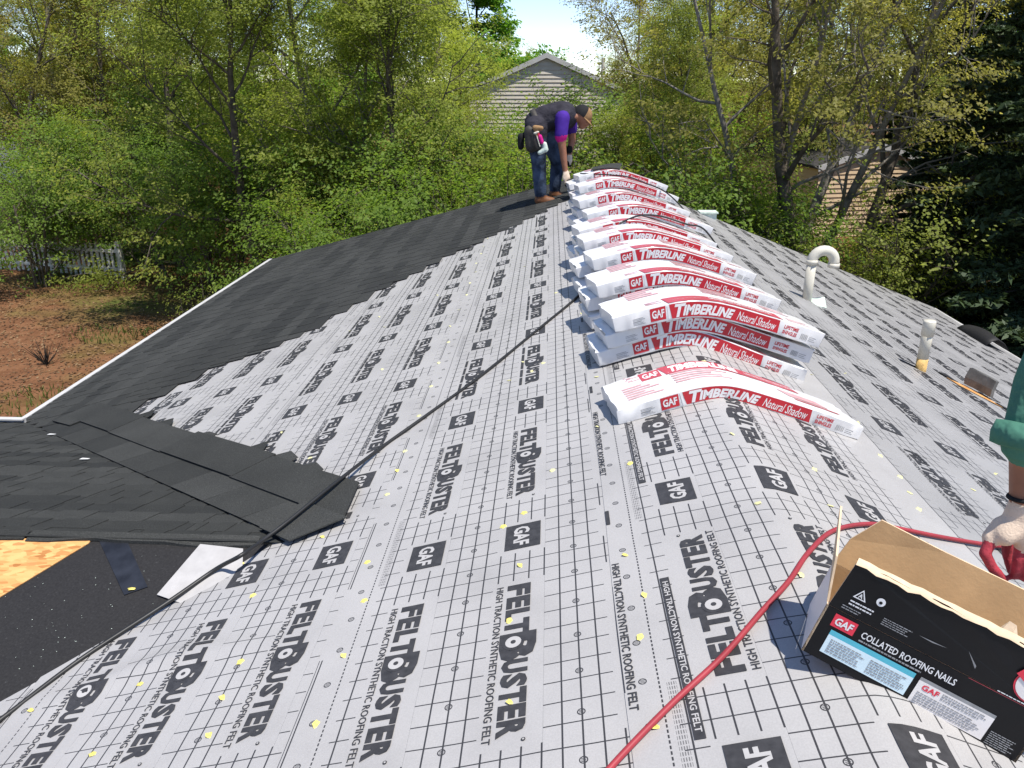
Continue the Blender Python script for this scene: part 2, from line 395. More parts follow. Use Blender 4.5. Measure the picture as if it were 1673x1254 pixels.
# --- felt sheets
def axis(lo, hi, fine, coarse, near):
    a = [lo]
    while a[-1] < hi - 1e-6: a.append(min(hi, a[-1] + (fine if near(a[-1]) else coarse)))
    return np.array(a)
def felt_sheet(s0, s1, y0, y1, lap, qdir, phase, colm, lift, words, reading, edge_wave=0., side=-1):
    """sheet between slope distances s0<s1 (signed); lap: position of the printed lap line; qdir: which way the roll's width runs"""
    S = axis(s0, s1, .035, .035, lambda a: True); Yv = axis(y0, y1, .035, .12, lambda a: a < 4.2)
    Sg, Yg = np.meshgrid(S, Yv)
    if edge_wave:
        e = (Sg - s0) / (s1 - s0) if qdir * 1 > 0 else (s1 - Sg) / (s1 - s0)
        Sg = Sg + edge_wave * np.sin(Yg * 3.1 + s0) * np.clip(1 - e * 6, 0, 1)
    X = s2x(Sg); Z = roofz(X) + felt_h(X, Yg) + lift
    ny, nx = X.shape; V = np.stack([X, Yg, Z], -1).reshape(-1, 3)
    uv = np.stack([(Sg - lap) * qdir, Yg - phase], -1).reshape(-1, 2)
    F = [(j * nx + i, j * nx + i + 1, (j + 1) * nx + i + 1, (j + 1) * nx + i) for j in range(ny - 1) for i in range(nx - 1)]
    me = mesh('felt_sheet', V, F, colm, None, True, uv); o = hme('felt_sheet', me)
    # lettering: near words and logos one by one, the far ones joined
    FV, FF, FM2 = [], [], []; nf = 0
    def stamp(pr, yy, sc, nm, single):
        nonlocal nf
        PV, PF, PM = [], [], []; nv = 0
        for (P, F2, m, ly) in pr.items:
            a, b = P[:, 0], P[:, 1]
            if reading < 0: y = yy - a; s = sc + b - .04          # reads towards the camera, tops towards +x
            else: y = yy + a; s = sc - b + .04
            if y.min() < y0 or y.max() > y1 or s.min() < s0 or s.max() > s1: continue
            x = s2x(s); z = roofz(x) + felt_h(x, y) + lift + .0015 + .0007 * ly + .0003 * np.clip(y - 3, 0, 8)
            PV.append(np.stack([x, y, z], -1)); PF.extend([tuple(i + nv for i in f) for f in F2]); PM.extend([m] * len(F2)); nv += len(x)
        if not PV: return
        if single: mobj(nm, mesh(nm, np.concatenate(PV), PF, [M['ink'], colm_bare(colm)], PM), o)
        else:
            FV.extend(PV); FF.extend([tuple(i + nf for i in f) for f in PF]); FM2.extend(PM); nf += nv
    for sc in words:
        k0 = int((y0 - phase) / 1.215) - 1
        for k in range(k0, int((y1 - phase) / 1.215) + 2):
            yb = phase + 1.215 * k; near = 0 if yb < 3.9 else 1
            if yb < -1.5: continue
            sg = 0.6 < yb < 6.6
            stamp(WORD[near], yb + .637 if reading < 0 else yb, sc, 'printed_word', sg)
            stamp(LOGO[near], yb + .925 + .078 if reading < 0 else yb + .925 - .078, sc - .024 * (1 if reading < 0 else -1), 'printed_logo', sg)
    if FV:
        fo2 = mobj('printed_lettering', mesh('printed_lettering', np.concatenate(FV), FF, [M['ink'], colm_bare(colm)], FM2), o); fo2['kind'] = 'stuff'
    return o
M['feltlight_shaded'] = mat('felt_bare_shaded', (.335, .328, .322), .45, .3, .08, 20.)  # bare felt between the print, with the right slope's painted shade
def colm_bare(m): return M['feltlight_shaded'] if m is M['felt_shaded'] else M['feltlight']
fe, fsh = M['felt'], M['felt_shaded']
sheets = {}
YB = -2.6
sheets['L4'] = felt_sheet(-5.15, -4.45, YB, 12.1, -4.62, 1, 5.0, fe, .000, [-4.45], -1)
sheets['L3'] = felt_sheet(-4.66, -3.45, YB, 12.1, -3.56, 1, 4.93, fe, .002, [-4.19, -3.83, -3.62], -1)
sheets['L3b'] = felt_sheet(-3.66, -2.42, YB, 12.1, -3.56, 1, 4.32, fe, .004, [-3.46, -3.10, -2.735], -1)
sheets['L2'] = felt_sheet(-2.52, -1.22, 2.80, 12.1, -2.42, 1, 3.49, fe, .006, [-2.29, -1.93, -1.575], -1)
sheets['L2n'] = felt_sheet(-2.52, -1.22, YB, 2.88, -2.42, 1, 1.652, fe, .0075, [-2.25, -1.893, -1.536], -1)
sheets['L1'] = felt_sheet(-1.415, -.33, YB, 12.1, -1.312, 1, 1.503, fe, .009, [-1.136, -.779], -1)
sheets['R5'] = felt_sheet(4.62, 5.6, YB, 12.1, 4.70, 1, 4.6, fsh, .000, [4.87, 5.23], -1)
sheets['R4'] = felt_sheet(3.66, 4.78, YB, 12.1, 3.74, 1, 4.15, fsh, .002, [3.92, 4.28, 4.6], -1)
sheets['R3'] = felt_sheet(2.68, 3.84, YB, 12.1, 2.79, 1, 3.80, fsh, .004, [2.73 + .26, 3.36], -1)
sheets['R2'] = felt_sheet(1.72, 2.86, YB, 12.1, 1.83, 1, 4.03, fsh, .006, [1.97, 2.36, 2.70], -1)
sheets['R1'] = felt_sheet(.74, 1.90, YB, 12.1, .86, 1, 4.11, fsh, .008, [1.15, 1.52], -1)
sheets['cap'] = felt_sheet(-.485, .90, YB, 12.1, -.40, 1, 1.585, fe, .0115, [-.225, .135, .495], 1, .004)
# small print line and dark strip along the cap sheet's edge
def cap_marks():
    PV, PF, PM = [], [], []; nv = 0
    def put(VF, ya, yb, sa, sb, m, ly):
        nonlocal nv
        V, F = VF[0], VF[1]; y = ya + V[:, 0] * (yb - ya); s = sa + V[:, 1] * (sb - sa); x = s2x(s)
        z = roofz(x) + felt_h(x, y) + .0115 + .0015 + .0007 * ly
        PV.append(np.stack([x, y, z], -1)); PF.extend([tuple(i + nv for i in f) for f in F]); PM.extend([m] * len(F)); nv += len(x)
    for k in range(8):
        y = 1.40 + k * 1.215
        put(grid2d(24, 1), y, y + .62, -.345, -.318, 0, 1)
        V, F, a = text2d('HIGH TRACTION SYNTHETIC ROOFING FELT', .02); put(cut2d(V, F, 14, 1), y + .60, y + .02, -.340, -.323, 1, 2)
        if k < 5: put(cut2d(V, F, 14, 1), y + .74, y + .12, -.482, -.458, 0, 1)
        put(grid2d(3, 1), y + .98, y + 1.07, -.482, -.468, 0, 1)
    mobj('printed_lettering', mesh('printed_lettering', np.concatenate(PV), PF, [M['ink'], M['feltlight']], PM), sheets['cap'])['kind'] = 'stuff'
cap_marks()
# --- yellow plastic cap nails pressed into the felt
def cap_nail_mesh():
    mb = MB(); V = []; n = 10
    for r, z in ((.0145, 0), (.0125, .0025), (.006, .003), (.0035, .0015)):
        V += [(r * (1 + .22 * sin(i * 2.9)) * cos(2 * pi * i / n), r * (1 + .22 * sin(i * 2.9)) * sin(2 * pi * i / n), z) for i in range(n)]
    F = [(k * n + i, k * n + (i + 1) % n, (k + 1) * n + (i + 1) % n, (k + 1) * n + i) for k in range(3) for i in range(n)] + [tuple(range(3 * n, 4 * n))]
    mb.add(V, F); return mb
NAIL = cap_nail_mesh().me('cap_nail', M['yellow'], True); NAILP = cap_nail_mesh().me('cap_nail', M['yellow_pale'], True)
def sheet_at(x, y):
    s = x * (KL if x < 0 else KR)
    for k in ('cap', 'L1', 'L2n', 'L2', 'L3b', 'L3', 'R1', 'R2', 'R3'):
        a, b = {'cap': (-.485, .9), 'L1': (-1.415, -.33), 'L2n': (-2.52, -1.22), 'L2': (-2.52, -1.22), 'L3b': (-3.66, -2.42), 'L3': (-4.66, -3.45), 'R1': (.74, 1.9), 'R2': (1.72, 2.86), 'R3': (2.68, 3.84)}[k]
        if k == 'L2n' and y > 2.88: continue
        if k == 'L2' and y < 2.80: continue
        if a < s < b: return k
LIFT = {'cap': .0115, 'L1': .009, 'L2n': .0075, 'L2': .006, 'L3b': .004, 'L3': .002, 'R1': .008, 'R2': .006, 'R3': .004}
def nail(x, y, pale=False):
    k = sheet_at(x, y)
    if not k: return
    z = float(roofz(x) + felt_h(x, y)) + LIFT[k] + .001
    o = mobj('cap_nail', NAILP if pale else NAIL, sheets[k], (x, y, z), (0, math.atan(PR if x > 0 else -PL), random.random() * 6))
    o.scale = (.85, .75 + .2 * random.random(), .5)
for p in [(833, 1015), (834, 1146), (851, 925), (822, 862), (856, 840), (595, 983), (518, 1185), (393, 1083), (365, 1140), (343, 1202), (229, 1118), (152, 1233), (413, 974), (306, 939), (394, 923), (528, 878),
          (563, 1073), (600, 920), (1022, 909), (1047, 1043), (1054, 975), (1070, 1190), (1030, 760), (650, 770), (53, 1163)]:
    q = onL(*p, .012); nail(q[0], q[1])
for p in [(1312, 928), (1240, 805), (1356, 828), (1198, 700), (1500, 835), (1438, 745), (1150, 590), (1128, 600), (1470, 780), (1625, 775), (1590, 800), (1400, 690), (1330, 770), (1380, 610)]:
    q = onR(*p, .012); nail(q[0], q[1], True)
rn = random.Random(5)
for i in range(18): nail(-1.36 + rn.uniform(-.02, .02), 3.0 + i * .42, True)
for i in range(9): nail(-.44 + rn.uniform(-.02, .02), 3.2 + i * .6, True)
for i in range(10): nail(.8 + rn.uniform(-.02, .02), 2.2 + i * .7, True)
for i in range(7): nail(rn.uniform(-.9, -.6), rn.uniform(2.8, 7), True); nail(rn.uniform(-2.3, -1.6), rn.uniform(3.6, 7), True)

# --- asphalt shingles, one by one
def shingle_mesh(seed, length=1.0, flat=False):
    r = random.Random(seed); mb = MB(); D, E = .29, .143
    zf, zb = .007, .003
    mb.add([(0, 0, zf - .005), (length, 0, zf - .005), (length, D, zb - .003), (0, D, zb - .003), (0, 0, zf), (length, 0, zf), (length, D, zb), (0, D, zb)],
           [(0, 3, 2, 1), (4, 5, 6, 7), (0, 1, 5, 4), (1, 2, 6, 5), (2, 3, 7, 6), (3, 0, 4, 7)], 0)
    if not flat:
        x = r.uniform(0, .06)
        while x < length - .08:
            wd = r.uniform(.09, .24); x2 = min(x + wd, length - .004); k = r.uniform(.006, .02); d = E + .012
            z0 = zf; t = .0032
            b = [(x, -.0015, z0 + .0002), (x2, -.0015, z0 + .0002), (x2 - k, d, z0 - .003 + .0002), (x + k, d, z0 - .003 + .0002)]
            u = [(p[0], p[1], p[2] + t) for p in b]
            mb.add(b + u, [(4, 5, 6, 7), (0, 1, 5, 4), (1, 2, 6, 5), (2, 3, 7, 6), (3, 0, 4, 7)], 1)
            x = x2 + r.uniform(.05, .17)
    return mb.me('shingle', [M['shingle'], M['tab']])
SH = [shingle_mesh(i) for i in range(7)]
def frame(X, Y, Z): return Matrix((X, Y, Z)).transposed().to_4x4()
FM_L = frame(Vector((0, -1, 0)), Vector((1, 0, PL)).normalized(), Vector((-PL, 0, 1)).normalized())
FM_C = frame(Vector((-1, 0, 0)), Vector((0, -1, CP)).normalized(), Vector((0, CP, 1)).normalized())
slopeL = hme('roof_slope', mesh('roof_slope', [(XL, 5.0, zz(XL) + .002), (XL, Y1, zz(XL) + .002), (XL + .05, Y1, zz(XL + .05) + .002), (XL + .05, 5.0, zz(XL + .05) + .002)], [(0, 3, 2, 1)], M['shingle']))
slopeC = hme('roof_slope', mesh('roof_slope', [(XC, ye, cz(ye) + .003), (xe, ye, cz(ye) + .003), (xe + .05, ye - .05, cz(ye - .05) + .003), (XC, ye - .05, cz(ye - .05) + .003)], [(0, 1, 2, 3)], M['shingle']))
def put_shingle(Mx, loc, parent, sx=1., me=None, sy=1.):
    o = bpy.data.objects.new('shingle', me or random.choice(SH)); o.matrix_world = Matrix.Translation(loc) @ Mx @ Matrix.Diagonal((sx, sy, 1, 1))
    COL.objects.link(o); o.parent = parent; return o
bs_ = [(0.0, 10.75), (.35, 10.55), (.73, 10.1), (1.4, 9.13), (2.03, 8.37), (2.54, 7.57), (2.86, 6.9), (3.05, 6.44), (3.42, 6.2), (3.78, 5.98), (4.05, 5.50), (4.3, 5.05), (5.3, 5.0)]
def yb_at(s): return float(np.interp(s, [a for a, b in bs_], [b for a, b in bs_]))
vyl = lambda x: CR[1] + (CR[0] - x) * (3.0 / 3.19)
random.seed(11)
s = 5.165; k = 0
while s > .02:
    x = -s / KL; ya = yb_at(s) + random.uniform(-.05, .05)
    if s > 4.1: ya = max(vyl(x) - .06, 4.2)
    y = ya; first = True
    while y < Y1 - .02:
        L = 1.0 if not first else (.55 + .15 * (k % 4)); first = False
        L = min(L, Y1 + .02 - y)
        z = PL * x + .012 + .009
        put_shingle(FM_L, (x, y + L, z), slopeL, L, None, min(1., max(.2, s / .27)))
        y += L + .003
    s -= .143; k += 1
# far end of the ridge: three cap shingles folded over the crest
for i in range(5):
    mb = MB(); yy = 10.95 + i * .26
    P = []
    for j in range(9):
        xx = -.17 + .34 * j / 8; zt = float(roofz(xx, .07)) + .042 + .006
        P.append((xx, zt))
    V = [(a, yy, z + .008) for a, z in P] + [(a, yy + .33, z) for a, z in P] + [(a, yy, z - .0) for a, z in P]
    n = 9
    mb.add(V, [(i2, i2 + 1, n + i2 + 1, n + i2) for i2 in range(8)] + [(2 * n + i2, 2 * n + i2 + 1, i2 + 1, i2) for i2 in range(8)], 0)
    mobj('ridge_shingle', mb.me('ridge_shingle', M['shingle']), slopeL)
# cross gable courses
d = 2.985; k = 0; cK = math.hypot(1, CP)
while d > .03:
    y = CR[1] + d; z = CR[2] - CP * d + .010; x = CR[0] - max(d, 0) * 1.063 + .13
    if d < .25: x = CR[0] + .02
    first = True
    while x > -6.9 + (2.2 if d < 1.6 else 0):
        L = 1.0 if not first else (.5 + .17 * (k % 4)); first = False
        put_shingle(FM_C, (x, y, z), slopeC, L, None, min(1., max(.15, d * cK / .28))); x -= L + .003
    d -= .143 / cK; k += 1
# the last course sticks out past the crest of the cross gable
for i in range(4):
    xx = CR[0] - .12 - i * .98; mb = MB(); n = 10; V = []
    for j in range(n + 1):
        a = xx - .97 * j / n; wv = .012 * sin(a * 7 + i) + .006 * sin(a * 19)
        V += [(a, CR[1] - .022 + wv * .6, CR[2] - .004 + .012 + wv * .5), (a, CR[1] + .035, CR[2] - CP * .035 + .026), (a, CR[1] - .022 + wv * .6, CR[2] - .018 + .012 + wv * .5)]
    F = [(3 * j, 3 * j + 1, 3 * j + 4, 3 * j + 3) for j in range(n)] + [(3 * j + 2, 3 * j, 3 * j + 3, 3 * j + 5) for j in range(n)]
    mb.add(V, F); mobj('shingle', mb.me('shingle', M['shingle']), slopeC)
# --- closed valley: strips laid along the valley on the main slope
VD = Vector((-3.19, 3.0, 0)).normalized(); VN = Vector((3.0, 3.19, 0)).normalized()
def vp(al, ac, h=0.):
    p = Vector((CR[0], CR[1], 0)) + VD * al + VN * ac; return Vector((p.x, p.y, PL * p.x + .022 + h))
def valley_piece(name, quad, h, t=.006, m='shingle', parent=slopeL, bend=0.):
    mb = MB(); mb.quadslab([vp(a, b, h) for a, b in quad], t); return mobj(name, mb.me(name, M[m]), parent)
random.seed(5)
for i in range(9):
    a0 = -.02 + i * .42; w0 = .10 * random.uniform(.9, 1.1)
    valley_piece('valley_shingle', [(a0 + .02, -.0), (a0 - .10, .21), (a0 + .325, .21), (a0 + .435, -.0)][::-1], .003 + .0006 * (i % 3))
for i in range(4):
    a0 = -.04 + i * .97
    valley_piece('valley_shingle', [(a0 - (.10 if i == 0 else 0), .185 + .01 * (i % 2)), (a0 + (.13 if i == 0 else -.02), .42 + .02 * (i % 2)), (a0 + .985, .425 + .015 * (i % 2)), (a0 + .985, .19)][::-1], .012 + .003 * (i % 2), .007)
for i, (al, wd) in enumerate([(.42, .24), (.72, .26), (1.05, .22), (1.7, .25), (2.35, .25), (2.8, .22), (3.2, .2)]):
    valley_piece('valley_shingle', [(al, .38), (al + .02, .445 + .03 * (i % 2)), (al + wd * .55, .475 + .03 * (i % 3)), (al + wd, .38)][::-1], .006 + .0008 * i, .005)
valley_piece('valley_shingle', [(-.06, -.02), (-.15, .20), (.2, .20), (.2, -.02)][::-1], .020, .006)
valley_piece('valley_shingle', [(3.55, .12), (3.5, .43), (3.95, .40), (3.95, .10)][::-1], .016, .006)
# pale scuff where granules have been rubbed off along the fold
mb = MB(); P = [vp(-.02 + .19 * i, .212 + .006 * sin(i * 1.7), .0166) for i in range(20)]
for i in range(19):
    wd = .007 + .007 * ((i * 7) % 5) / 4
    mb.add([P[i] - VN * wd, P[i] + VN * wd, P[i + 1] + VN * wd, P[i + 1] - VN * wd], [(3, 2, 1, 0)])
mobj('scuff_line', mb.me('scuff_line', M['scuff']), slopeL)
# stray white paper scraps on the shingles are tiny flat bits
for (px, py) in ((83, 709), (137, 749)):
    q = onplane(px, py, (0, CP, 1), CR[2] + CP * CR[1] + .03); mb = MB()
    mb.quadslab([(q[0] - .02, q[1] - .015, q[2] + .004), (q[0] + .03, q[1] - .01, q[2] + .004), (q[0] + .035, q[1] + .008, q[2]), (q[0] - .015, q[1] + .012, q[2])], .002, n=(0, 0, 1))
    tag(mb.build('paper_scrap', M['white_ink']), 'tiny white paper scrap on dark shingles, %s of two' % ('upper' if py < 720 else 'lower'), 'scrap', 'paper scraps on the shingles')
# --- near slope of the cross gable: bare sheathing panel, starter strip, felt flap
def nz(x, y, h=0.): return (x, y, CR[2] - CP * (CR[1] - y) + h)
mb = MB(); mb.quadslab([nz(-3.75, 1.25, .006), nz(-2.552, 2.745, .006), nz(-2.552, 2.76, .006), nz(-5.2, 2.76, .006), nz(-5.2, 1.25, .006)], .004); hme('sheathing_panel', mb.me('sheathing_panel', M['osb']))
mb = MB(); mb.quadslab([nz(-2.52, 2.765, .004), nz(-2.29, 2.50, .006), nz(-2.215, 2.54, .006), nz(-2.40, 2.765, .004)], .004)
st = hme('starter_strip', mb.me('starter_strip', mat('starter_strip', (.018, .02, .026), .35, .4, .4, 14.)))
mobj('cap_nail', NAIL, st, nz(-2.272, 2.528, .007), (-.28, 0, 0))
mb = MB(); mb.quadslab([nz(-2.16, 2.50, .012), nz(-1.98, 2.44, .014), nz(-1.86, 2.60, .012), nz(-1.90, 2.73, .012), nz(-2.085, 2.75, .010)], .002); hme('felt_flap', mb.me('felt_flap', M['feltlight']))
mb = MB(); mb.quadslab([nz(-2.55, 1.93, .004), nz(-2.40, 1.90, .010), nz(-2.10, 2.22, .012), nz(-2.17, 2.33, .010), nz(-2.30, 2.24, .012), nz(-2.44, 2.13, .006)], .002); hme('felt_flap', mb.me('felt_flap', M['feltlight']))
# white specks of dust on the black underlayment
rn = random.Random(8); mb = MB()
for i in range(260):
    x = rn.uniform(-3.1, -1.9); y = rn.uniform(1.5, 2.72)
    if x > CR[0] - (CR[1] - y) * 1.06 - .08: continue
    r = rn.uniform(.0008, .0022); p = Vector(nz(x, y, .002)); mb.add([p + Vector((r, 0, 0)), p + Vector((0, r, .0)), p + Vector((-r, 0, 0)), p + Vector((0, -r, 0))], [(0, 1, 2, 3)])
o = hme('dust_specks', mb.me('dust_specks', M['flash'])); o['kind'] = 'stuff'

# --- plumbing pipes, flashing and torn openings on the right slope
def ring_pipe(P, r, m, name, parent, n=16): 
    mb = MB(); mb.tube(P, r, n); return mobj(name, mb.me(name, m, True), parent)
jp = onR(1318, 489, .015); pipe = empty('vent_pipe', tuple(Vector(jp) + H0), 0, house); pipe['label'] = 'hooked white vent pipe'
ring_pipe([(0, 0, -.1), (0, 0, .34)], .043, M['pvc'], 'pipe_shaft', pipe)
R_ = .10
ring_pipe([(0, 0, .33), (0, 0, .36)] + [(R_ - R_ * cos(a), 0, .36 + R_ * sin(a)) for a in np.linspace(.2, pi, 12)] + [(2 * R_, 0, .34)], .047, M['pvc'], 'hook_elbow', pipe)
ring_pipe([(2 * R_, 0, .345), (2 * R_, 0, .305)], .053, M['pvc'], 'pipe_socket', pipe)
ring_pipe([(0, 0, .335), (0, 0, .375)], .053, M['pvc'], 'pipe_socket', pipe)
mb = MB(); mb.quadslab([(.02, -.10, -.02), (.15, -.12, -.045), (.17, .03, .02), (.05, .05, .0)], .01); mobj('flashing', mb.me('flashing', M['flash']), pipe)
sp = onR(1504, 603, .015); pipe = empty('vent_pipe', tuple(Vector(sp) + H0), 0, house); pipe['label'] = 'straight white vent pipe with orange stained foot'
ring_pipe([(0, 0, -.08), (0, 0, .09)], .041, M['pvc_stain'], 'stained_foot', pipe); ring_pipe([(0, 0, .088), (0, 0, .34)], .0405, M['pvc'], 'pipe_shaft', pipe)
ring_pipe([(0, 0, .275), (0, 0, .385), (0, 0, .395)], [.046, .046, .041], M['pvc'], 'pipe_cap', pipe)
mb = MB(); mb.quadslab([(-.16, .02, .058), (-.03, -.06, .0), (-.02, .03, .012), (-.13, .09, .05)], .006); mobj('torn_felt', mb.me('torn_felt', M['tar']), pipe)
# torn hole with a crushed lead sleeve
hp = onR(1590, 640, .015); hole = empty('roof_opening', tuple(Vector(hp) + H0), 0, house); hole['label'] = 'torn roof opening with bent lead sleeve and bare wood'
def onr(dx, dy, h): return (dx, dy, -PR * dx + h)
mb = MB(); mb.quadslab([onr(-.14, .16, .006), onr(-.10, .02, .006), onr(.06, -.14, .006), onr(.13, -.20, .006), onr(.10, -.08, .006), onr(-.02, .09, .006)], .004, n=(0, 0, 1)); mobj('bare_wood', mb.me('bare_wood', M['osb']), hole)
mb = MB(); mb.quadslab([onr(-.16, .26, .008), onr(-.12, .12, .008), onr(-.05, .14, .008), onr(-.11, .28, .008)], .003, n=(0, 0, 1)); mb.quadslab([onr(.10, -.14, .009), onr(.17, -.27, .009), onr(.22, -.25, .009), onr(.14, -.10, .009)], .004, n=(0, 0, 1)); mobj('torn_felt', mb.me('torn_felt', M['tar']), hole)
mb = MB(); prof = [(-.03, .10), (.02, .06), (.07, .0), (.10, -.06), (.14, -.03), (.15, .05), (.10, .12), (.03, .15)]
V = []
for (h, g, sh) in ((.0, 1., 0), (.06, 1.02, 0), (.13, 1.0, .02), (.135, .8, .02)): V += [(.05 + (a - .05) * g + sh, .05 + (b - .05) * g, -PR * a + h + .02) for a, b in prof]
n = len(prof); mb.add(V, [(k * n + i, k * n + (i + 1) % n, (k + 1) * n + (i + 1) % n, (k + 1) * n + i) for k in range(3) for i in range(n)] + [tuple(range(3 * n, 4 * n))])
mobj('lead_sleeve', mb.me('lead_sleeve', M['lead']), hole)
# dark rubber membrane kicked up at the right eave
fp = Vector((4.78, 9.75, float(roofz(4.78)) + .015)); mb = MB(); V = []; nn = 9
for i in range(nn):
    t = i / (nn - 1); y = -.15 + .75 * t
    k_ = sin(pi * min(1, .18 + t * .82)); V += [(-.04, y, .02), (.03, y + .02, .05 + .03 * k_), (.12, y + .04, .05 + .06 * k_), (.22, y + .06, .0 + .04 * k_), (.28, y + .05, -.06)]
mb.add(V, [(i * 5 + j, i * 5 + j + 1, i * 5 + j + 6, i * 5 + j + 5) for i in range(nn - 1) for j in range(4)])
o = mobj('loose_membrane', mb.me('loose_membrane', M['tar'], True), house, tuple(fp + H0)); o.modifiers.new('t', 'SOLIDIFY').thickness = .012
# small light box-shaped vent at the far right rake
vx = float(at(1157, 342, 11.9)[0]); vb = (vx, 11.8, float(roofz(vx))); mb = MB(); mb.box((0, 0, .05), (.22, .2, .1)); mb.box((0, 0, .11), (.26, .24, .02)); mobj('roof_vent', mb.me('roof_vent', M['flash']), house, tuple(Vector(vb) + H0 + Vector((0, .1, -.03))))

# ------------------------------------------------------------------ SHINGLE BUNDLES straddling the ridge
BT, BD, BA0, BA1 = .080, .30, -.44, .67
def bundle_curve(level):
    r = .09 + .05 * level
    def f(a):
        return -.0575 * a - .330 * (1 - .03 * level) * (math.sqrt(a * a + r * r) - r) + .006 + level * (BT + .004)
    return f
def bundle_parts(level, seed, farstrip=False):
    thin = .84 if farstrip else 1.
    f = bundle_curve(level); r = random.Random(seed)
    def bend(a, b, c):
        e = 1e-3; sl = (f(a + e) - f(a - e)) / (2 * e); nrm = Vector((-sl, 0, 1)).normalized()
        sag = .0025 * sin(a * 9 + seed) + .002 * sin(b * 14 + a * 5 + seed)
        return Vector((a, b, f(a) + (sag if c > .03 else 0))) + Vector((nrm.x, 0, nrm.z)) * (c * thin * (1 + .10 * math.exp(-(a / .3) ** 2)))
    # wrapped body: rounded cross-section lofted along the bend, pinched and creased at the ends
    ns = 34; sec = []
    rad = .004
    for (cx_, cy_, a0) in ((BD - rad, rad, -90), (BD - rad, BT - rad, 0), (rad, BT - rad, 90), (rad, rad, 180)):
        for k in range(3): an = radians(a0 + 45 * k); sec.append((cx_ + rad * cos(an), cy_ + rad * sin(an)))
        if a0 in (0, 180):
            for k in range(1, 8): t_ = k / 8; sec.append((BD - rad - (BD - 2 * rad) * t_, BT) if a0 == 0 else (rad + (BD - 2 * rad) * t_, 0.))
    n = len(sec); V, F = [], []
    for i in range(ns + 1):
        a = BA0 + (BA1 - BA0) * i / ns; g = 1. if 0 < i < ns else .96
        for (b, c) in sec:
            bb = BD / 2 + (b - BD / 2) * g; cc = BT / 2 + (c - BT / 2) * g
            j_ = 2.2 if i in (0, ns) else (1.4 if i in (1, ns - 1) else 1.); V.append(bend(a + r.uniform(-.003, .003) * j_, bb + r.uniform(-.0012, .0012) * j_, cc + r.uniform(-.001, .001) * j_))
    for i in range(ns):
        for j in range(n): F.append((i * n + j, i * n + (j + 1) % n, (i + 1) * n + (j + 1) % n, (i + 1) * n + j))
    F = [q[::-1] for q in F] + [tuple(range(n)), tuple(range(ns * n + n - 1, ns * n - 1, -1))]
    body = mesh('wrapper', V, F, M['wrap'], None, True); body.set_sharp_from_angle(angle=radians(28))
    # printing: faces 'n' (near side) and 't' (top)
    groups = {}
    mats = [M['red'], M['white_ink'], M['pink'], M['grey_ink'], M['red_dull']]
    def put(gr, face, VF, u0, v0, u1, v1, m, ly, cut=None, skew=0.):
        Vv, Ff = VF[0], VF[1]
        if cut: Vv, Ff = cut2d(Vv, Ff, *cut)
        off = .0012 + .0008 * ly; P = []
        for (p, q) in Vv:
            u = u0 + p * (u1 - u0) + skew * q; v = v0 + q * (v1 - v0)
            P.append(bend(u, -off, v) if face == 'n' else bend(u, v, BT + off + .0012))
        groups.setdefault(gr, []).append((P, Ff, m))
    T = lambda s, b=.0, sh=0.: text2d(s, b, sh)[:2]
    A = lambda t: BA0 + (BA1 - BA0) * t
    h0, h1 = .012, .073
    put('logo_square', 'n', grid2d(4, 1), A(.165), h0, A(.235), h1, 0, 0)
    put('logo_lettering', 'n', T('GAF', .03), A(.172), h0 + .012, A(.228), h1 - .012, 1, 1, (2, 1))
    band = [(0, 0), (1, 0), (.985, .5), (.975, 1), (0, 1)]
    put('side_band', 'n', grid2d(30, 1), A(.262), h0 - .004, A(.775), h1 + .002, 0, 0, None, -.012)
    put('white_stroke', 'n', grid2d(1, 1), A(.247), h0 - .002, A(.256), h1, 1, 0, None, -.006)
    put('title_lettering', 'n', T('T', .045, .25), A(.275), h0 - .001, A(.325), h1 - .001, 1, 1)
    put('title_lettering', 'n', T('IMBERLINE', .045, .25), A(.312), h0 + .003, A(.545), h1 - .010, 1, 1, (9, 1))
    put('shade_lettering', 'n', T('Natural Shadow', .006, .15), A(.565), h0 + .004, A(.755), h1 - .010, 1, 1, (7, 1))
    put('small_print', 'n', T('LIFETIME', .03), A(.795), .043, A(.868), .062, 0, 0, (2, 1)); put('small_print', 'n', T('SHINGLES', .03), A(.795), .016, A(.868), .035, 0, 0, (2, 1))
    for i in range(9): put('small_print', 'n', grid2d(1, 1), A(.888 + .004 * i), .016, A(.888 + .004 * i + (.0012 if i % 2 else .0022)), .044, 3, 0)
    for i in range(3): put('small_print', 'n', grid2d(3, 1), A(.93), .018 + .009 * i, A(.93 + .035 * (1 - .2 * (i % 2))), .0205 + .009 * i, 3, 0)
    for i in range(5): put('small_print', 'n', grid2d(2, 1), A(.085), .014 + .007 * i, A(.085 + .055 * (1 - .15 * (i % 3))), .0163 + .007 * i, 3, 0)
    # top face
    if farstrip:
        put('top_band', 't', grid2d(30, 2), A(.25), BD - .092, A(.80), BD - .004, 4, 0, None, -.02)
        put('top_logo', 't', grid2d(4, 2), A(.150), BD - .092, A(.232), BD - .012, 4, 0)
        put('top_logo_lettering', 't', T('GAF', .03), A(.160), BD - .076, A(.224), BD - .030, 1, 1, (2, 1))
        put('top_lettering', 't', T('TIMBERLINE', .05, .2), A(.27), BD - .080, A(.53), BD - .016, 1, 1, (10, 1))
        put('top_fine_lettering', 't', T('LIFETIME HIGH DEFINITION', .0, .2), A(.56), BD - .062, A(.78), BD - .034, 1, 1, (8, 1))
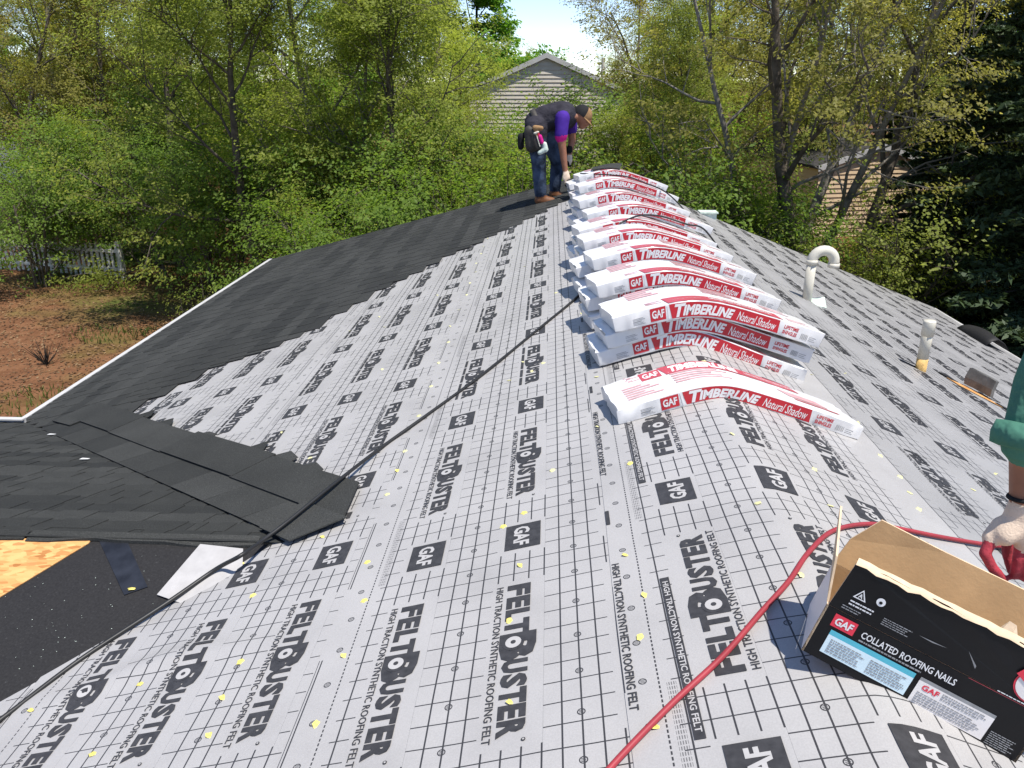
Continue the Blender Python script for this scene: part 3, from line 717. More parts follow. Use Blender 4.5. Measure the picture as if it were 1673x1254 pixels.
        for (u0, u1, v0, v1) in ((.06, .20, .06, .20), (.26, .46, .10, .24), (.10, .15, .24, .30)):
            for i in range(6): put('small_print', 't', grid2d(4, 1), A(u0), v0 + (v1 - v0) * i / 6, A(u1 - .03 * (i % 3)), v0 + (v1 - v0) * (i + .55) / 6, 2, 0)
        put('small_print', 't', grid2d(6, 1), A(.72), .06, A(.92), .075, 4, 0, None, -.01); put('small_print', 't', grid2d(6, 1), A(.70), .09, A(.88), .15, 2, 0, None, -.04)
    else:
        put('top_band', 't', grid2d(28, 2), A(.25), .003, A(.78), .098, 4, 0, None, -.01)
        put('top_lettering', 't', T('LIFETIME HIGH DEFINITION SHINGLES', .02), A(.44), .050, A(.74), .082, 1, 1, (8, 1))
        put('top_fine_lettering', 't', T('roofing shingles', .0), A(.27), .040, A(.40), .056, 2, 1, (4, 1))
        for (u0, u1, v0, v1) in ((.12, .26, .20, .32), (.16, .23, .04, .08), (.45, .62, .18, .30), (.82, .93, .03, .09), (.74, .88, .16, .26)):
            for i in range(4): put('small_print', 't', grid2d(4, 1), A(u0), v0 + (v1 - v0) * i / 4, A(u1 - .02 * (i % 3)), v0 + (v1 - v0) * (i + .6) / 4, 2, 0)
    res = [('wrapper', body)]
    for g, L in groups.items():
        PV, PF, PM = [], [], []
        for P, Ff, m in L:
            b0 = len(PV); PV += P; PF += [tuple(i + b0 for i in q) for q in Ff]; PM += [m] * len(Ff)
        res.append((g, mesh(g, PV, PF, mats, PM)))
    return res
BP = {0: bundle_parts(0, 1), 1: bundle_parts(1, 2), 2: bundle_parts(2, 3), 'front': bundle_parts(0, 4, True)}
def bundle(key, x, y, rz, label, lift=0.):
    e = empty('shingle_bundle', (x, y, lift), rz); tag(e, label, 'shingle bundle', 'wrapped shingle bundles along the ridge')
    for nm, me in BP[key]:
        o = mobj(nm, me, e)
        if nm in ('small_print', 'title_lettering', 'shade_lettering', 'top_lettering', 'logo_lettering', 'top_band', 'side_band'): o['kind'] = 'stuff' if nm == 'small_print' else o.get('kind', '')
        if not o.get('kind'):
            if 'kind' in o: del o['kind']
    return e
random.seed(21)
bundle('front', .078, 3.235, radians(10), 'nearest single shingle bundle in white and red wrap, lying alone on the ridge', .012)
ST = [[(.033, 3.965), (.071, 3.965), (.100, 3.935)], [(.025, 4.63), (.003, 4.645), (.055, 4.60)], [(.00, 5.36), (-.030, 5.50), (.066, 5.30)], [(.0, 5.98), (.01, 5.96), (.033, 5.905)], [(-.02, 6.46), (.0, 6.43), (.013, 6.37)],
      [(.05, 7.24), (.04, 7.20), (.115, 7.16)], [(.02, 8.06), (.05, 8.04), (.063, 8.0)], [(.05, 9.17), (.04, 9.14), (.10, 9.09)], [(.06, 10.16), (.02, 10.14), (.13, 10.11)]]
ordn = ['second', 'third', 'fourth', 'fifth', 'sixth', 'seventh', 'eighth', 'ninth', 'farthest']
for i, stk in enumerate(ST):
    for lv, (x, y) in enumerate(stk):
        where = ['bottom', 'middle', 'topmost'][lv]
        nm = ('%s stack from the camera' % ordn[i]) if i < 8 else 'farthest stack, below the worker'
        bundle(lv, x, y, radians(10 + random.uniform(-2.5, 2.5)), 'white and red wrapped shingle bundle, %s of the %s' % (where, nm), .012)
# black loose shingle lying over the farthest stack
mb = MB(); f2 = bundle_curve(2); V = []
for i in range(9):
    a = -.27 + .36 * i / 8; V += [(a + .1, 10.14, f2(a) + .016 + BT + .026), (a + .15, 10.46, f2(a) + .016 + BT + .028 + .03 * (i / 8)), (a + .1, 10.14, f2(a) + .016 + BT + .016)]
mb.add(V, [(3 * i, 3 * i + 3, 3 * i + 4, 3 * i + 1) for i in range(8)] + [(3 * i + 2, 3 * i + 5, 3 * i + 3, 3 * i) for i in range(8)])
tag(mb.build('loose_shingle', M['shingle']), 'dark loose shingle lying across the farthest bundle stack', 'shingle')
# crushed white end of a bundle wrap showing left of the fourth stack is part of its own low bundle above

# ------------------------------------------------------------------ HOSES
def surf(x, y, h=.012):
    return (x, y, float(roofz(np.array(x))) + h)
HR = .0075
pts = [onL(*p, .024) for p in [(-60, 1215), (0, 1176), (130, 1078), (272, 985), (352, 930)]]
pts = [Vector(p) for p in pts]
for i in range(5):                                              # over the edge of the near slope
    p = pts[i]; zc = CR[2] - CP * (CR[1] - p.y) + .026
    if zc > p.z: pts[i] = Vector(onplane(*[(-60, 1215), (0, 1176), (130, 1078), (272, 985), (352, 930)][i], (0, -CP, 1), CR[2] - CP * CR[1] + .026))
pts.append(Vector(onplane(392, 908, (0, 0, 1), CR[2] + .055)))
for p in [(430, 882), (475, 848), (540, 795), (620, 733), (700, 676), (790, 610), (880, 537), (935, 492), (972, 458)]:
    pts.append(Vector(onL(*p, .065 if p[0] < 560 else .026)))
pts += [Vector((-.20, 5.74, .06)), Vector((.05, 5.78, .08))]
mb = MB(); mb.tube(smooth_line(pts, 10), HR * 1.15, 8); tag(mb.build('air_hose', M['rubber'], None, True), 'long black air hose running diagonally across the printed felt', 'hose')
def top_hose(P, label):
    mb = MB(); mb.tube(smooth_line(P, 10), HR, 7); tag(mb.build('air_hose', M['rubber'], None, True), label, 'hose')
f2 = bundle_curve(2)
tz = lambda a, e=0: f2(a - .1) + .012 + BT + .020 + e
top_hose([(-.16, 6.28, tz(-.16, -.11)), (-.13, 6.30, tz(-.13, -.02)), (-.06, 6.36, tz(-.06, .002)), (.08, 6.55, tz(.08)), (.26, 6.66, tz(.26)), (.46, 6.66, tz(.46)), (.62, 6.72, tz(.62)), (.84, 6.84, tz(.66, -.25)), (1.0, 7.0, -.33)], 'black air hose looped over the red and white bundles midway along the ridge')
top_hose([(-.30, 10.10, tz(-.3)), (-.1, 10.02, tz(-.1, -.04)), (.05, 9.6, tz(.05, -.02)), (.22, 9.42, tz(.22)), (.42, 9.30, tz(.42)), (.6, 9.12, tz(.6)), (.72, 8.8, tz(.72, -.05)), (.80, 8.5, tz(.72, -.15)), (.88, 8.3, tz(.72, -.25))], 'black air hose draped over the far bundles below the worker')
rp = [(960, 1300), (1020, 1232), (1100, 1150), (1180, 1075), (1245, 1000), (1290, 948), (1322, 898), (1362, 868), (1420, 858), (1470, 866), (1540, 880), (1620, 893), (1720, 905)]
P = []
for p in rp:
    q = onL(*p, .025); q2 = onR(*p, .025); v = q if q[0] < RX else q2
    P.append((v[0], v[1], float(roofz(v[0])) + .032))
mb = MB(); mb.tube(smooth_line(P, 10), .0078, 10); tag(mb.build('air_hose', M['hose_red'], None, True), 'red air hose curving over the ridge behind the nail carton', 'hose')

# ------------------------------------------------------------------ NAIL CARTON
BLc = Vector(onplane(1309, 1061, (0, 0, 1), .064)); b1 = Vector((.874, -.397, -.278)).normalized(); b2 = Vector((.374, .918, -.135)); b2 = (b2 - b1 * b2.dot(b1)).normalized(); b3 = b1.cross(b2).normalized()
BL_, BW_, BH_, BF_ = .50, .255, .142, .134
BS_ = .958
def bp(a, b, c): return BLc + (b1 * a + b2 * b + b3 * c) * BS_
carton = tag(empty('nail_carton', tuple(BLc)), 'open black printed cardboard carton of collated roofing nails on the ridge', 'carton')
def cpart(name, mb, mats, smooth=False): return mobj(name, mb.me(name, mats, smooth), carton, tuple(-BLc))
def panel(P, t, outer, inner, nrm, name, edge=True):
    """card panel: outer face at P, thickness t inwards along -nrm"""
    P = [Vector(p) for p in P]; nrm = Vector(nrm).normalized(); k = len(P); mb = MB()
    V = P + [p - nrm * t for p in P]
    mb.add(V, [tuple(range(k))], 0); mb.add(V, [tuple(range(2 * k - 1, k - 1, -1))], 1); mb.add(V, [(i, i + k, (i + 1) % k + k, (i + 1) % k) for i in range(k)], 2)
    return cpart(name, mb, [M[outer], M[inner], M['card_edge']])
panel([bp(0, 0, 0), bp(BL_, 0, 0), bp(BL_, 0, BH_), bp(0, 0, BH_)], .005, 'black_gloss', 'card', -b2, 'side_panel')
rag = [bp(BL_, -.006, BH_ + BF_)]
rr_ = random.Random(4)
for i in range(1, 14): rag.append(bp(BL_ - BL_ * i / 14 * .985, -.006 + rr_.uniform(-.002, .002), BH_ + BF_ + rr_.uniform(-.004, .003)))
panel([bp(.004, -.001, BH_ + .001), bp(BL_, -.001, BH_ + .001)] + rag + [bp(.012, -.006, BH_ + BF_ - .004)], .005, 'black_gloss', 'card', -b2, 'flap')
# pale torn rim of liner paper along the near flap's top edge
mb = MB(); V = []
for i in range(21):
    a = .012 + (BL_ - .014) * i / 20; j = .003 * sin(i * 2.3) + rr_.uniform(-.002, .002); V += [bp(a, -.0095, BH_ + BF_ - .007 + j), bp(a, -.001, BH_ + BF_ + .009 + j * .4), bp(a, .012, BH_ + BF_ - .002)]
mb.add(V, [q for i in range(20) for q in ((3 * i, 3 * i + 3, 3 * i + 4, 3 * i + 1), (3 * i + 1, 3 * i + 4, 3 * i + 5, 3 * i + 2))]); cpart('torn_rim', mb, M['card_edge'], True)
panel([bp(BL_, BW_, 0), bp(0, BW_, 0), bp(0, BW_, BH_), bp(BL_, BW_, BH_)], .005, 'black_gloss', 'card', b2, 'side_panel')
panel([bp(BL_ * .985, BW_ + .001, BH_ + .001), bp(.0, BW_ + .001, BH_ + .001), bp(.012, BW_ + .018, BH_ + .075), bp(.058, BW_ + .028, BH_ + .158), bp(BL_ * .45, BW_ + .034, BH_ + .150), bp(BL_ * .985, BW_ + .03, BH_ + .150)], .006, 'card_edge', 'card', b2, 'flap')
panel([bp(0, BW_, 0), bp(0, 0, 0), bp(0, 0, BH_), bp(0, BW_, BH_)], .005, 'label_white', 'card', -b1, 'end_panel')
panel([bp(-.001, BW_ * .92, BH_), bp(-.001, .012, BH_), bp(-.030, .03, BH_ + .11), bp(-.062, BW_ * .55, BH_ + .192), bp(-.05, BW_ * .8, BH_ + .15)], .005, 'card_edge', 'card', -b1, 'flap')
panel([bp(BL_, 0, 0), bp(BL_, BW_, 0), bp(BL_, BW_, BH_), bp(BL_, 0, BH_)], .005, 'black_gloss', 'card', b1, 'end_panel')
panel([bp(BL_ + .001, .01, BH_), bp(BL_ + .001, BW_ * .95, BH_), bp(BL_ + .10, BW_ * .9, BH_ + .06), bp(BL_ + .10, .03, BH_ + .06)], .005, 'black_gloss', 'card', b1, 'flap')
mb = MB(); mb.quadslab([bp(.006, .006, .004), bp(BL_ - .006, .006, .004), bp(BL_ - .006, BW_ - .006, .004), bp(.006, BW_ - .006, .004)], .004, n=b3); cpart('bottom_panel', mb, M['card'])
# crumpled brown paper inside at the right
mb = MB(); V = []; n1, n2 = 12, 10
for i in range(n1):
    for j in range(n2):
        a = .30 + .19 * i / (n1 - 1); b = .03 + .20 * j / (n2 - 1); h = .12 + .085 * float(vn(i * .55, j * .6, 9)) + .03 * float(vn(i * 1.3, j * 1.3, 8)) + .07 * i / n1
        V.append(bp(a, b, h))
mb.add(V, [(i * n2 + j, (i + 1) * n2 + j, (i + 1) * n2 + j + 1, i * n2 + j + 1) for i in range(n1 - 1) for j in range(n2 - 1)]); cpart('packing_paper', mb, M['paper'])
# nail coils lying in the carton
for i in range(4):
    mb = MB(); c0 = bp(.08 + .1 * i, .13, .0); 
    for t in range(14):
        an = 2 * pi * t / 14; p = c0 + b1 * .035 * cos(an) + b2 * .045 * sin(an); mb.tube([p + b3 * .006, p + b3 * .036], .0025, 5)
    cpart('nail_coil', mb, mat('galvanised_nails', (.3, .3, .3), .4, .5, .2, 30., metal=.6) if i == 0 else bpy.data.materials['galvanised_nails'])
def face_print(items, name):
    """items in near-face coordinates (a along, c up): (VF, a0, c0, a1, c1, mat, layer, upper?)"""
    mats = ['white_ink', 'bright_red', 'teal', 'label_blue', 'label_white', 'grey_ink', 'black_gloss', 'red_dull']; mb = MB()
    for (VF, a0, c0, a1, c1, m, ly) in items:
        V, F = VF[0], VF[1]; P = []
        for (p, q) in V:
            c = c0 + q * (c1 - c0); off = -.0015 - .0009 * ly - (.0015 + .006 * (c - BH_) / BF_ if c > BH_ else 0)
            P.append(bp(a0 + p * (a1 - a0), off, c))
        mb.add(P, F, mats.index(m))
    o = cpart(name, mb, [M[x] for x in mats])
    if 'fine' in name or 'small' in name or 'subtitle' in name or 'scratch' in name: o['kind'] = 'stuff'
    return o
T = lambda s, b=.0, sh=0.: text2d(s, b, sh)[:2]
G1 = grid2d(1, 1); rl = random.Random(2)
def para(a0, a1, c0, c1, n, m, ly):
    o = []
    for i in range(n):
        c = c1 - (c1 - c0) * (i + .8) / n; h = (c1 - c0) / n * .42; a = a0; end = a1 - (a1 - a0) * rl.uniform(0, .25)
        while a < end:
            wd = rl.uniform(.003, .011); o.append((G1, a, c, min(a + wd, end), c + h, m, ly)); a += wd + .0015
    return o
face_print([(G1, .028, .097, .082, .132, 'bright_red', 0), (T('GAF', .03, .1), .034, .104, .076, .125, 'white_ink', 1)], 'brand_badge')
face_print([(T('COLLATED ROOFING NAILS', .014), .098, .104, .315, .122, 'white_ink', 0)], 'title_lettering')
face_print(para(.098, .29, .092, .102, 1, 'grey_ink', 0), 'subtitle_lettering')
face_print([(G1, .036, .022, .238, .074, 'label_blue', 0), (G1, .036, .074, .238, .088, 'teal', 0)] + para(.046, .13, .028, .068, 6, 'grey_ink', 1) + para(.142, .232, .028, .068, 6, 'grey_ink', 1), 'blue_label')
face_print([(G1, .250, .014, .418, .078, 'label_white', 0), (G1, .250, .078, .418, .087, 'grey_ink', 0), (T('GAF', .03), .262, .058, .300, .073, 'bright_red', 1)] + para(.306, .410, .056, .076, 3, 'grey_ink', 1) + para(.258, .410, .020, .052, 5, 'grey_ink', 1), 'white_label')
face_print(para(.425, .485, .012, .05, 7, 'grey_ink', 0), 'fine_print')
face_print([(G1, .33, .1395, .5, .1405, 'red_dull', 0)], 'red_rule')
tri = (np.array([(0, 0), (1, 0), (.5, 1), (.5, .82), (.84, .1), (.16, .1)]), [(0, 1, 4, 5), (1, 2, 3, 4), (2, 0, 5, 3)])
face_print([(tri, .040, .192, .070, .220, 'white_ink', 0), (T('A', .02), .050, .196, .060, .208, 'white_ink', 0)], 'warning_triangle')
face_print([(disc2d(14), .088, .200, .108, .222, 'white_ink', 0), (disc2d(8), .094, .206, .102, .214, 'black_gloss', 1)], 'round_mark')
face_print(para(.04, .105, .168, .186, 2, 'white_ink', 0) + para(.03, .08, .152, .165, 2, 'grey_ink', 0) + para(.12, .19, .160, .182, 4, 'grey_ink', 0), 'fine_print')
face_print([(disc2d(30), .405, .150, .487, .236, 'bright_red', 0), (disc2d(30), .409, .154, .483, .232, 'label_white', 1), (disc2d(24), .425, .17, .467, .216, 'bright_red', 2), (disc2d(24), .427, .172, .465, .214, 'label_white', 3), (T('PA', .02), .432, .214, .452, .227, 'bright_red', 2),
    (np.array([(0, .62), (.12, 1), (1, .38), (.88, 0)]) and None or (np.array([(0, .62), (.12, 1), (1, .38), (.88, 0)]), [(0, 3, 2, 1)]), .400, .165, .492, .232, 'bright_red', 4)] if False else
   [(disc2d(30), .405, .150, .487, .236, 'bright_red', 0), (disc2d(30), .409, .154, .483, .232, 'label_white', 1), (T('PA', .02), .434, .214, .456, .227, 'bright_red', 2),
    ((np.array([(0, .62), (.12, 1), (1, .38), (.88, 0)]), [(0, 3, 2, 1)]), .400, .165, .492, .232, 'bright_red', 3)], 'round_badge')
face_print(para(.39, .49, .143, .149, 1, 'white_ink', 0), 'small_lettering')
# creased shiny tape scratches on the near flap
face_print([((np.array([(0, .3), (.5, 0), (1, .8), (.5, .55)]), [(0, 1, 2, 3)]), .20, .178, .262, .184, 'grey_ink', 0), ((np.array([(0, .9), (1, 0), (.98, .2)]), [(0, 1, 2)]), .30, .168, .33, .205, 'grey_ink', 0)], 'scratch_marks')

# ------------------------------------------------------------------ PEOPLE
def cap_mesh(mb, p0, r0, p1, r1, n=12):
    """tapered capsule"""
    p0, p1 = Vector(p0), Vector(p1); d = p1 - p0; L = d.length
    if L < 1e-5: d = Vector((0, 0, 1)); L = 1e-5
    d.normalize(); u = d.orthogonal().normalized(); v = d.cross(u); rings = []
    for a in (-80, -55, -28, 0): rings.append((p0 + d * r0 * sin(radians(a)), r0 * cos(radians(a))))
    for a in (0, 28, 55, 80): rings.append((p1 + d * r1 * sin(radians(a)), r1 * cos(radians(a))))
    V = [c + (u * cos(2 * pi * j / n) + v * sin(2 * pi * j / n)) * r for c, r in rings for j in range(n)]; k = len(rings)
    mb.add(V, [(i * n + j, i * n + (j + 1) % n, (i + 1) * n + (j + 1) % n, (i + 1) * n + j) for i in range(k - 1) for j in range(n)] + [tuple(range(n - 1, -1, -1)), tuple(range((k - 1) * n, k * n))])
def body(name, caps, voxel, mats, parent, it=3):
    """one continuous skin over tapered limbs; material of each face from the limb it belongs to"""
    mb = MB()
    for c in caps: cap_mesh(mb, *c[:4])
    o = mb.build('tmp', [mats[0]]); m = o.modifiers.new('r', 'REMESH'); m.mode = 'VOXEL'; m.voxel_size = voxel
    sm = o.modifiers.new('s', 'SMOOTH'); sm.factor = .5; sm.iterations = it
    dg = bpy.context.evaluated_depsgraph_get(); me = bpy.data.meshes.new_from_object(o.evaluated_get(dg)); bpy.data.objects.remove(o)
    me.name = name; me.materials.clear()
    for x in mats: me.materials.append(x)
    n = len(me.polygons); C = np.zeros(n * 3, np.float32); me.polygons.foreach_get('center', C); C = C.reshape(-1, 3)
    best = np.full(n, 1e9); mi = np.zeros(n, np.int32)
    for c in caps:
        if len(c) < 5: continue
        p0 = np.array(c[0], float); p1 = np.array(c[2], float); d = p1 - p0; L2 = max(d @ d, 1e-9)
        t = np.clip(((C - p0) @ d) / L2, 0, 1); dist = np.linalg.norm(C - (p0 + t[:, None] * d), axis=1) - (c[1] + (c[3] - c[1]) * t)
        k = dist < best; best[k] = dist[k]; mi[k] = c[4]
    me.polygons.foreach_set('material_index', mi); me.polygons.foreach_set('use_smooth', np.ones(n, bool)); me.update()
    return mobj(name, me, parent)
M['shirt'] = mat('dark_grey_shirt', (.034, .032, .040), .85, .1, .3, 9., .8, 12., .04)
M['purple'] = mat('purple_sleeve', (.065, .026, .25), .8, .1, .12, 15.)
M['magenta'] = mat('magenta_hem', (.55, .02, .22), .8, .1, .1, 15.)
M['skin'] = mat('tanned_skin', (.30, .135, .080), .5, .3, .10, 20.)
M['glove'] = mat('cream_glove_knit', (.70, .55, .42), .9, .1, .10, 30., .3, 200.)
M['glove_red'] = mat('red_glove_rubber', (.40, .045, .06), .6, .3, .2, 40., .4, 120.)
M['jeans'] = mat('faded_jeans', (.050, .070, .112), .85, .1, .8, 6., .4, 30., .02)
M['boot'] = mat('brown_leather', (.17, .070, .030), .6, .3, .3, 20.)
M['black_cloth'] = mat('black_cloth', (.014, .014, .015), .8, .2, .2, 20.)
M['tan_cloth'] = mat('tan_cloth', (.27, .16, .075), .8, .2, .2, 20.)
M['leather_dark'] = mat('dark_leather', (.045, .04, .034), .6, .3, .4, 12.)
M['green_shirt'] = mat('green_shirt', (.07, .19, .135), .85, .1, .2, 5., .9, 11., .03)
# --- worker bending at the far end of the roof
YW = 10.62
wk = tag(empty('person', tuple(onL(893, 328))), 'person bending at the far roof edge in dark shirt, purple sleeves, cap and jeans', 'person')
wl = -wk.location
A_ = lambda x, y, dy=0.: at(830 + x * .1515, 150 + y * .1515, YW + dy)
N_, F_ = -.12, .16
footN = onL(886, 329); footF = onL(909, 318)
caps = [(A_(315, 330), .165, A_(440, 270), .165, 0), (A_(440, 270), .165, A_(590, 255), .185, 0), (A_(590, 255, -.08), .13, A_(640, 280, .12), .13, 0),
        (A_(330, 240), .08, A_(560, 165), .08, 0),
        (A_(660, 260), .085, A_(735, 255), .062, 3),                                   # neck
        (A_(800, 250), .100, A_(830, 300), .088, 3), (A_(815, 330), .070, A_(800, 355), .055, 3), (A_(868, 315), .022, A_(880, 330), .018, 3),
        (A_(735, 265, -.08), .030, A_(740, 275, -.09), .020, 3),                       # ear
        (A_(300, 380, N_), .150, A_(308, 450, N_), .142, 0), (A_(310, 470, N_), .134, A_(330, 740, N_), .100, 5), (A_(330, 740, N_), .098, A_(350, 1085, N_), .082, 5),
        (A_(400, 400, F_), .140, A_(535, 740, F_), .095, 5), (A_(535, 740, F_), .095, A_(505, 1030, F_), .078, 5),
        (A_(350, 1090, N_), .070, A_(365, 1150, N_), .066, 6), (A_(340, 1165, N_), .068, A_(470, 1178, N_), .056, 6),
        (A_(505, 1035, F_), .065, A_(500, 1090, F_), .062, 6), (A_(490, 1100, F_), .064, A_(575, 1122, F_), .052, 6),
        (A_(590, 275, -.17), .088, A_(577, 420, -.19), .085, 1), (A_(575, 440, -.19), .087, A_(572, 455, -.19), .087, 1), (A_(572, 466, -.19), .086, A_(571, 474, -.19), .084, 2),
        (A_(578, 470, -.19), .058, A_(585, 590, -.19), .052, 3), (A_(585, 590, -.19), .052, A_(618, 850, -.17), .036, 3),
        (A_(675, 280, .20), .085, A_(688, 400, .22), .075, 1), (A_(688, 400, .22), .056, A_(690, 520, .22), .050, 3), (A_(690, 520, .22), .050, A_(662, 670, .18), .038, 3),
        (A_(662, 610, .18), .044, A_(660, 640, .18), .044, 7),
        (A_(622, 870, -.17), .042, A_(636, 925, -.17), .046, 4), (A_(660, 690, .18), .042, A_(660, 745, .17), .044, 4)]
for i, (fx, fy, dd) in enumerate([(612, 985, -.21), (628, 1005, -.19), (645, 1005, -.16), (660, 985, -.13)]):
    caps.append((A_(622 + 10 * i, 930, -.2 + .025 * i), .017, A_(fx, fy, dd), .012, 4))
caps.append((A_(605, 890, -.2), .018, A_(590, 940, -.2), .013, 4))
for i in range(4): caps.append((A_(648 + 9 * i, 750, .14 + .025 * i), .016, A_(650 + 10 * i, 810, .13 + .03 * i), .012, 7))
bd = body('body', caps, .016, [M['shirt'], M['purple'], M['magenta'], M['skin'], M['glove'], M['jeans'], M['boot'], M['black_cloth']], wk); bd.location = wl
# cap: crown with a tan front panel, and a brim
hc = Vector(A_(803, 245)); fwd = Vector((.80, -.10, -.60)).normalized(); upv = Vector((.60, 0, .80)).normalized(); sd = fwd.cross(upv)
mb = MB(); V, F, FMm = [], [], []; nu, nvv = 20, 7
for i in range(nvv):
    e = radians(-8 + 98 * i / (nvv - 1))
    for j in range(nu):
        t = 2 * pi * j / nu; V.append(hc + (fwd * cos(t) * 1.10 + sd * sin(t) * .95) * .118 * cos(e) + upv * .118 * sin(e) * 1.02)
for i in range(nvv - 1):
    for j in range(nu):
        F.append((i * nu + j, i * nu + (j + 1) % nu, (i + 1) * nu + (j + 1) % nu, (i + 1) * nu + j)); t = 2 * pi * (j + .5) / nu; FMm.append(1 if cos(t) > .35 else 0)
crown = mobj('cap_crown', mesh('cap_crown', V, F, [M['black_cloth'], M['tan_cloth']], FMm, True), wk, wl)
mb = MB(); V = []
for j in range(13):
    t = radians(-75 + 150 * j / 12); V += [hc + (fwd * cos(t) + sd * sin(t) * .95) * .120 - upv * .012, hc + fwd * (.115 * cos(t) + .085 * max(0, cos(t)) ** .6) + sd * sin(t) * .105 - upv * (.018 + .02 * cos(t))]
mb.add(V, [(2 * j, 2 * j + 1, 2 * j + 3, 2 * j + 2) for j in range(12)]); o = mobj('cap_brim', mb.me('cap_brim', M['tan_cloth'], True), wk, wl); o.modifiers.new('s', 'SOLIDIFY').thickness = .006
# tool belt with pouches
def wpart(name, caps, vox, m): o = body(name, caps, vox, [M[m]], wk, 2); o.location = wl; return o
mb = MB(); C0 = Vector(A_(330, 335)); axv = (Vector(A_(420, 285)) - Vector(A_(300, 350))).normalized(); e1_ = axv.orthogonal().normalized(); e2_ = axv.cross(e1_)
V = []
for k in (-1, 1):
    for j in range(24): t = 2 * pi * j / 24; V.append(C0 + axv * .035 * k + (e1_ * cos(t) + e2_ * sin(t)) * .188)
mb.add(V, [(j, (j + 1) % 24, 24 + (j + 1) % 24, 24 + j) for j in range(24)]); o = mobj('tool_belt', mb.me('tool_belt', M['leather_dark'], True), wk, wl); o.modifiers.new('s', 'SOLIDIFY').thickness = .012
wpart('tool_pouch', [(A_(230, 420, -.22), .07, A_(250, 590, -.22), .075, 0), (A_(280, 440, -.26), .06, A_(310, 590, -.26), .060, 0)], .018, 'leather_dark')
wpart('tool_pouch', [(A_(140, 480, -.12), .045, A_(138, 590, -.12), .042, 0), (A_(150, 470, -.12), .03, A_(230, 430, -.12), .03, 0)], .014, 'black_cloth')
wpart('pouch_flap', [(A_(290, 385, -.3), .035, A_(360, 390, -.3), .03, 0), (A_(300, 410, -.3), .025, A_(310, 470, -.31), .02, 0)], .012, 'tan_cloth')
wpart('tool_handle', [(A_(345, 480, -.31), .028, A_(365, 540, -.31), .026, 0)], .010, 'magenta')
wpart('tool_handle', [(A_(325, 440, -.31), .018, A_(335, 500, -.31), .016, 0)], .010, 'red')
wpart('hammer', [(A_(300, 440, -.32), .009, A_(345, 590, -.32), .009, 0), (A_(285, 445, -.32), .014, A_(325, 430, -.32), .014, 0)], .008, 'pvc')
wpart('spare_glove', [(A_(395, 560, -.3), .030, A_(405, 620, -.3), .038, 0), (A_(405, 620, -.3), .036, A_(340, 655, -.3), .028, 0)], .012, 'flash')
mb = MB(); cap_mesh(mb, A_(628, 1005, -.18), .020, A_(660, 1035, -.18), .016); cap_mesh(mb, A_(650, 1010, -.16), .014, A_(690, 1000, -.16), .010)
tag(mb.build('shingle_knife', M['black_cloth'], None, True), 'small black hand tool held in the bending worker\'s pale glove', 'hand tool')
# --- second worker, leaning in from the right edge of the frame over the carton
YA = 1.72
p2 = tag(empty('person', (1.25, 1.75, float(roofz(1.25)))), 'person in green rolled sleeve and cream glove reaching in at the right edge', 'person')
pl = -p2.location
B_ = lambda x, y, dy=0.: at(x, y, YA + dy)
caps = [(B_(1672, 828), .034, B_(1664, 850), .036, 0), (B_(1664, 850), .036, B_(1642, 872, -.01), .030, 0), (B_(1668, 850), .036, B_(1678, 884, -.01), .031, 0), (B_(1640, 862, .01), .030, B_(1620, 878, .0), .022, 0)]
for path, r in (([(1620, 880, -.005), (1609, 904, -.015), (1622, 928, -.02), (1639, 947, -.01)], .0150),      # index
                ([(1646, 884, .045), (1646, 905, .05), (1652, 928, .04), (1657, 940, .03)], .0145),            # thumb, behind
                ([(1668, 892, -.01), (1664, 912, -.02), (1660, 928, -.02), (1657, 940, -.01)], .0150),         # middle
                ([(1690, 890, -.02), (1688, 915, -.035), (1680, 934, -.03), (1674, 944, -.02)], .0148), ([(1712, 884, -.01), (1712, 906, -.03), (1704, 924, -.03), (1698, 934, -.02)], .0135)):
    for i in range(3): caps.append((B_(*path[i]), r * (1 - .07 * i), B_(*path[i + 1]), r * (.93 - .08 * i), 1))
el = B_(1706, 655, .05); shd = B_(1790, 470, .12)
caps += [(B_(1672, 832), .031, B_(1680, 760, .02), .041, 2), (B_(1680, 760, .02), .042, el, .052, 2)]
caps += [(B_(1682, 722, .02), .062, B_(1684, 712, .02), .064, 3), (B_(1684, 712, .02), .060, B_(1712, 630, .06), .072, 3), (B_(1712, 630, .06), .072, shd, .088, 3)]
# the rest of the figure, outside the frame: torso, head, other arm, bent legs
S1 = Vector(shd); S2 = S1 + Vector((.38, .14, .02)); ch = (S1 + S2) / 2 + Vector((.12, 0, -.05)); pv = Vector((1.55, 1.75, .42))
fA = Vector((1.55, 1.55, float(roofz(1.55)) + .05)); fB = Vector((1.70, 1.95, float(roofz(1.70)) + .05)); kA = Vector((1.28, 1.52, .0)); kB = Vector((1.38, 2.0, -.03))
fA.x += .05
hd = (S1 + S2) / 2 + Vector((-.02, 0, .20)) + Vector((.10, 0, 0))
caps += [(S1, .09, S2, .09, 3), (ch, .17, pv, .165, 3), (ch, .13, S1 + Vector((.05, .05, -.03)), .09, 3), (ch, .13, S2 + Vector((.05, -.05, -.03)), .09, 3), ((S1 + S2) / 2, .06, hd, .055, 2), (hd, .085, hd + Vector((-.03, 0, .07)), .095, 2),
         (pv + Vector((0, -.09, 0)), .14, kA, .085, 4), (kA, .082, fA, .055, 4), (pv + Vector((0, .09, 0)), .14, kB, .085, 4), (kB, .082, fB, .055, 4), (fA, .05, fA + Vector((-.16, 0, .03)), .042, 5), (fB, .05, fB + Vector((-.16, 0, .03)), .042, 5),
         (S2, .08, kB + Vector((.1, .05, .18)), .055, 3), (kB + Vector((.1, .05, .18)), .045, kB + Vector((-.02, -.05, .07)), .035, 2)]
